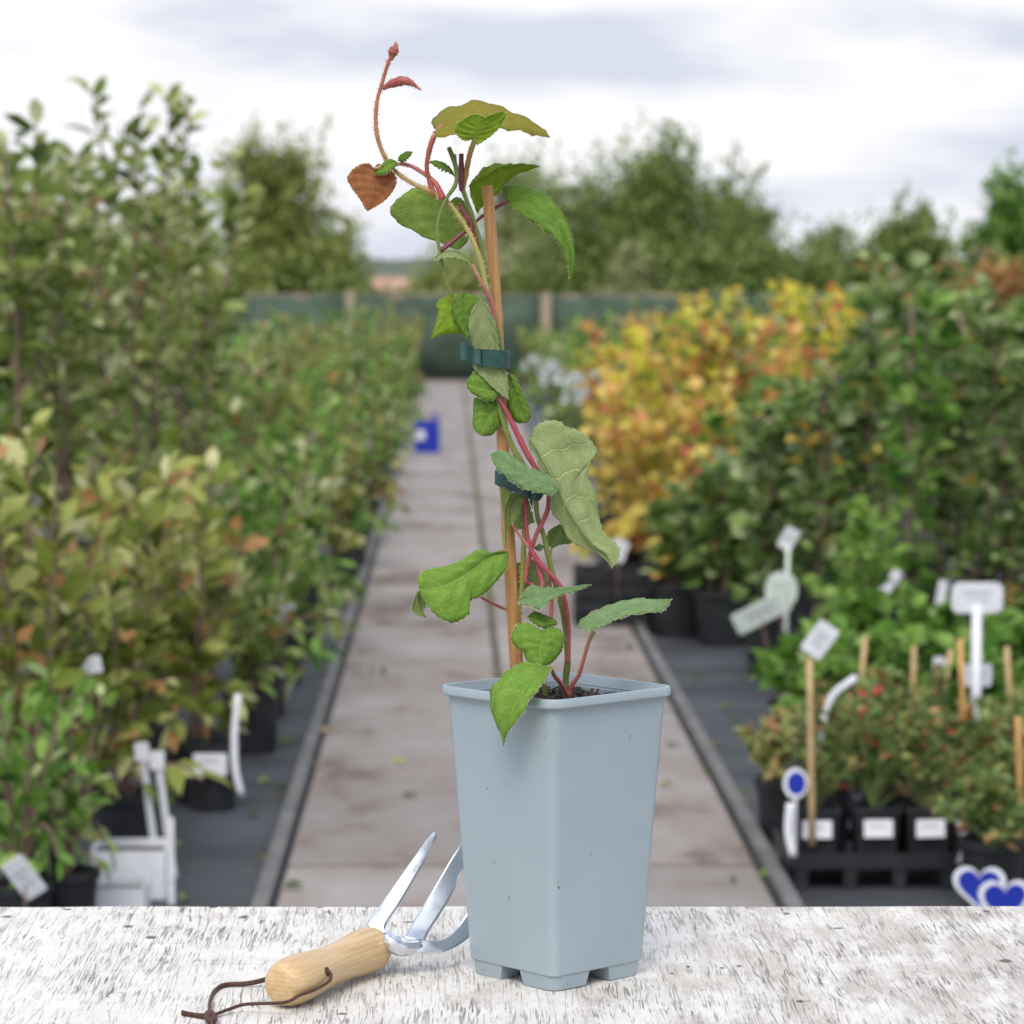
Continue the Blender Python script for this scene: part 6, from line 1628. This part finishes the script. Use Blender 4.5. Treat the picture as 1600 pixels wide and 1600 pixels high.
# leather lanyard
def EP(x, y_, z): return np.array(atz(260 + x * .3125, 1280 + y_ * .3125, BENCH_Z + z))
def EY(x, y_, Y): return np.array(at(260 + x * .3125, 1280 + y_ * .3125, Y))
def cord(name, pts, r=.0017, n=50, parent=None, flat=.62):
    v_, f_ = tube_data(cr_spline(np.array(pts), n) - FO, r, 10, True, flat)
    return link(name, mesh(name, v_, f_, True), M_leather, parent or fork)
axm = np.array(ha) + np.array(xdir) * HL * .27          # where the hole goes through the handle
hy = -np.array(ydir)                                    # towards the camera side
side = hy if hy[1] < 0 else -hy
def HP(t_, out, up): return np.array(ha) + np.array(xdir) * HL * t_ + side * out + np.array([0, 0, up])
lan = cord("lanyard", [HP(.28, .010, .004), HP(.275, .0185, .0035), HP(.262, .0205, -.001), HP(.20, .0207, -.0030), HP(.10, .0200, -.0042), HP(.0, .0165, -.0052), HP(-.10, .0125, -.0075), EP(400, 925, .0068), EP(320, 948, .0040), EP(240, 978, .0028)], .0019)
cord("lanyard", [axm - side * .006 + np.array([0, 0, .002]), axm - side * .0185 + np.array([0, 0, .0]), EP(480, 806, .006), EP(400, 822, .003), EP(290, 830, .0024), EP(240, 862, .0022), EP(216, 920, .0022), EP(216, 978, .0028)], .0019)
kn = cord("knot", [EP(200, 985, .003), EP(218, 968, .0055), EP(240, 985, .0055), EP(232, 1010, .004), EP(212, 1005, .004), EP(205, 985, .005), EP(228, 975, .0062)], .0026, 40, flat=.9)
cord("tail", [EP(228, 985, .0038), EP(170, 985, .0022), EP(120, 978, .002), EP(78, 968, .0025)], .0023, 24, flat=.5)
cord("tail", [EP(222, 990, .004), EP(228, 1040, .0024), EP(236, 1110, .002)], .0026, 20, flat=.5)
# eyelet: flat disc, the shade inside the bore put into its colour
bm = bmesh.new()
bmesh.ops.create_cone(bm, cap_ends=True, segments=20, radius1=.0034, radius2=.0034, depth=.0012)
ey = link("lanyard_hole", bm_mesh("lanyard_hole", bm), plain("hole_shade", (.10, .055, .028), rough=.9), fork)
nrm = Vector(side) * .97 + Vector((0, 0, .24))
pos = Vector(axm) + nrm.normalized() * .0172 - Vector(FO)
ey.matrix_local = Matrix.Translation(pos) @ nrm.to_track_quat("Z", "Y").to_matrix().to_4x4()
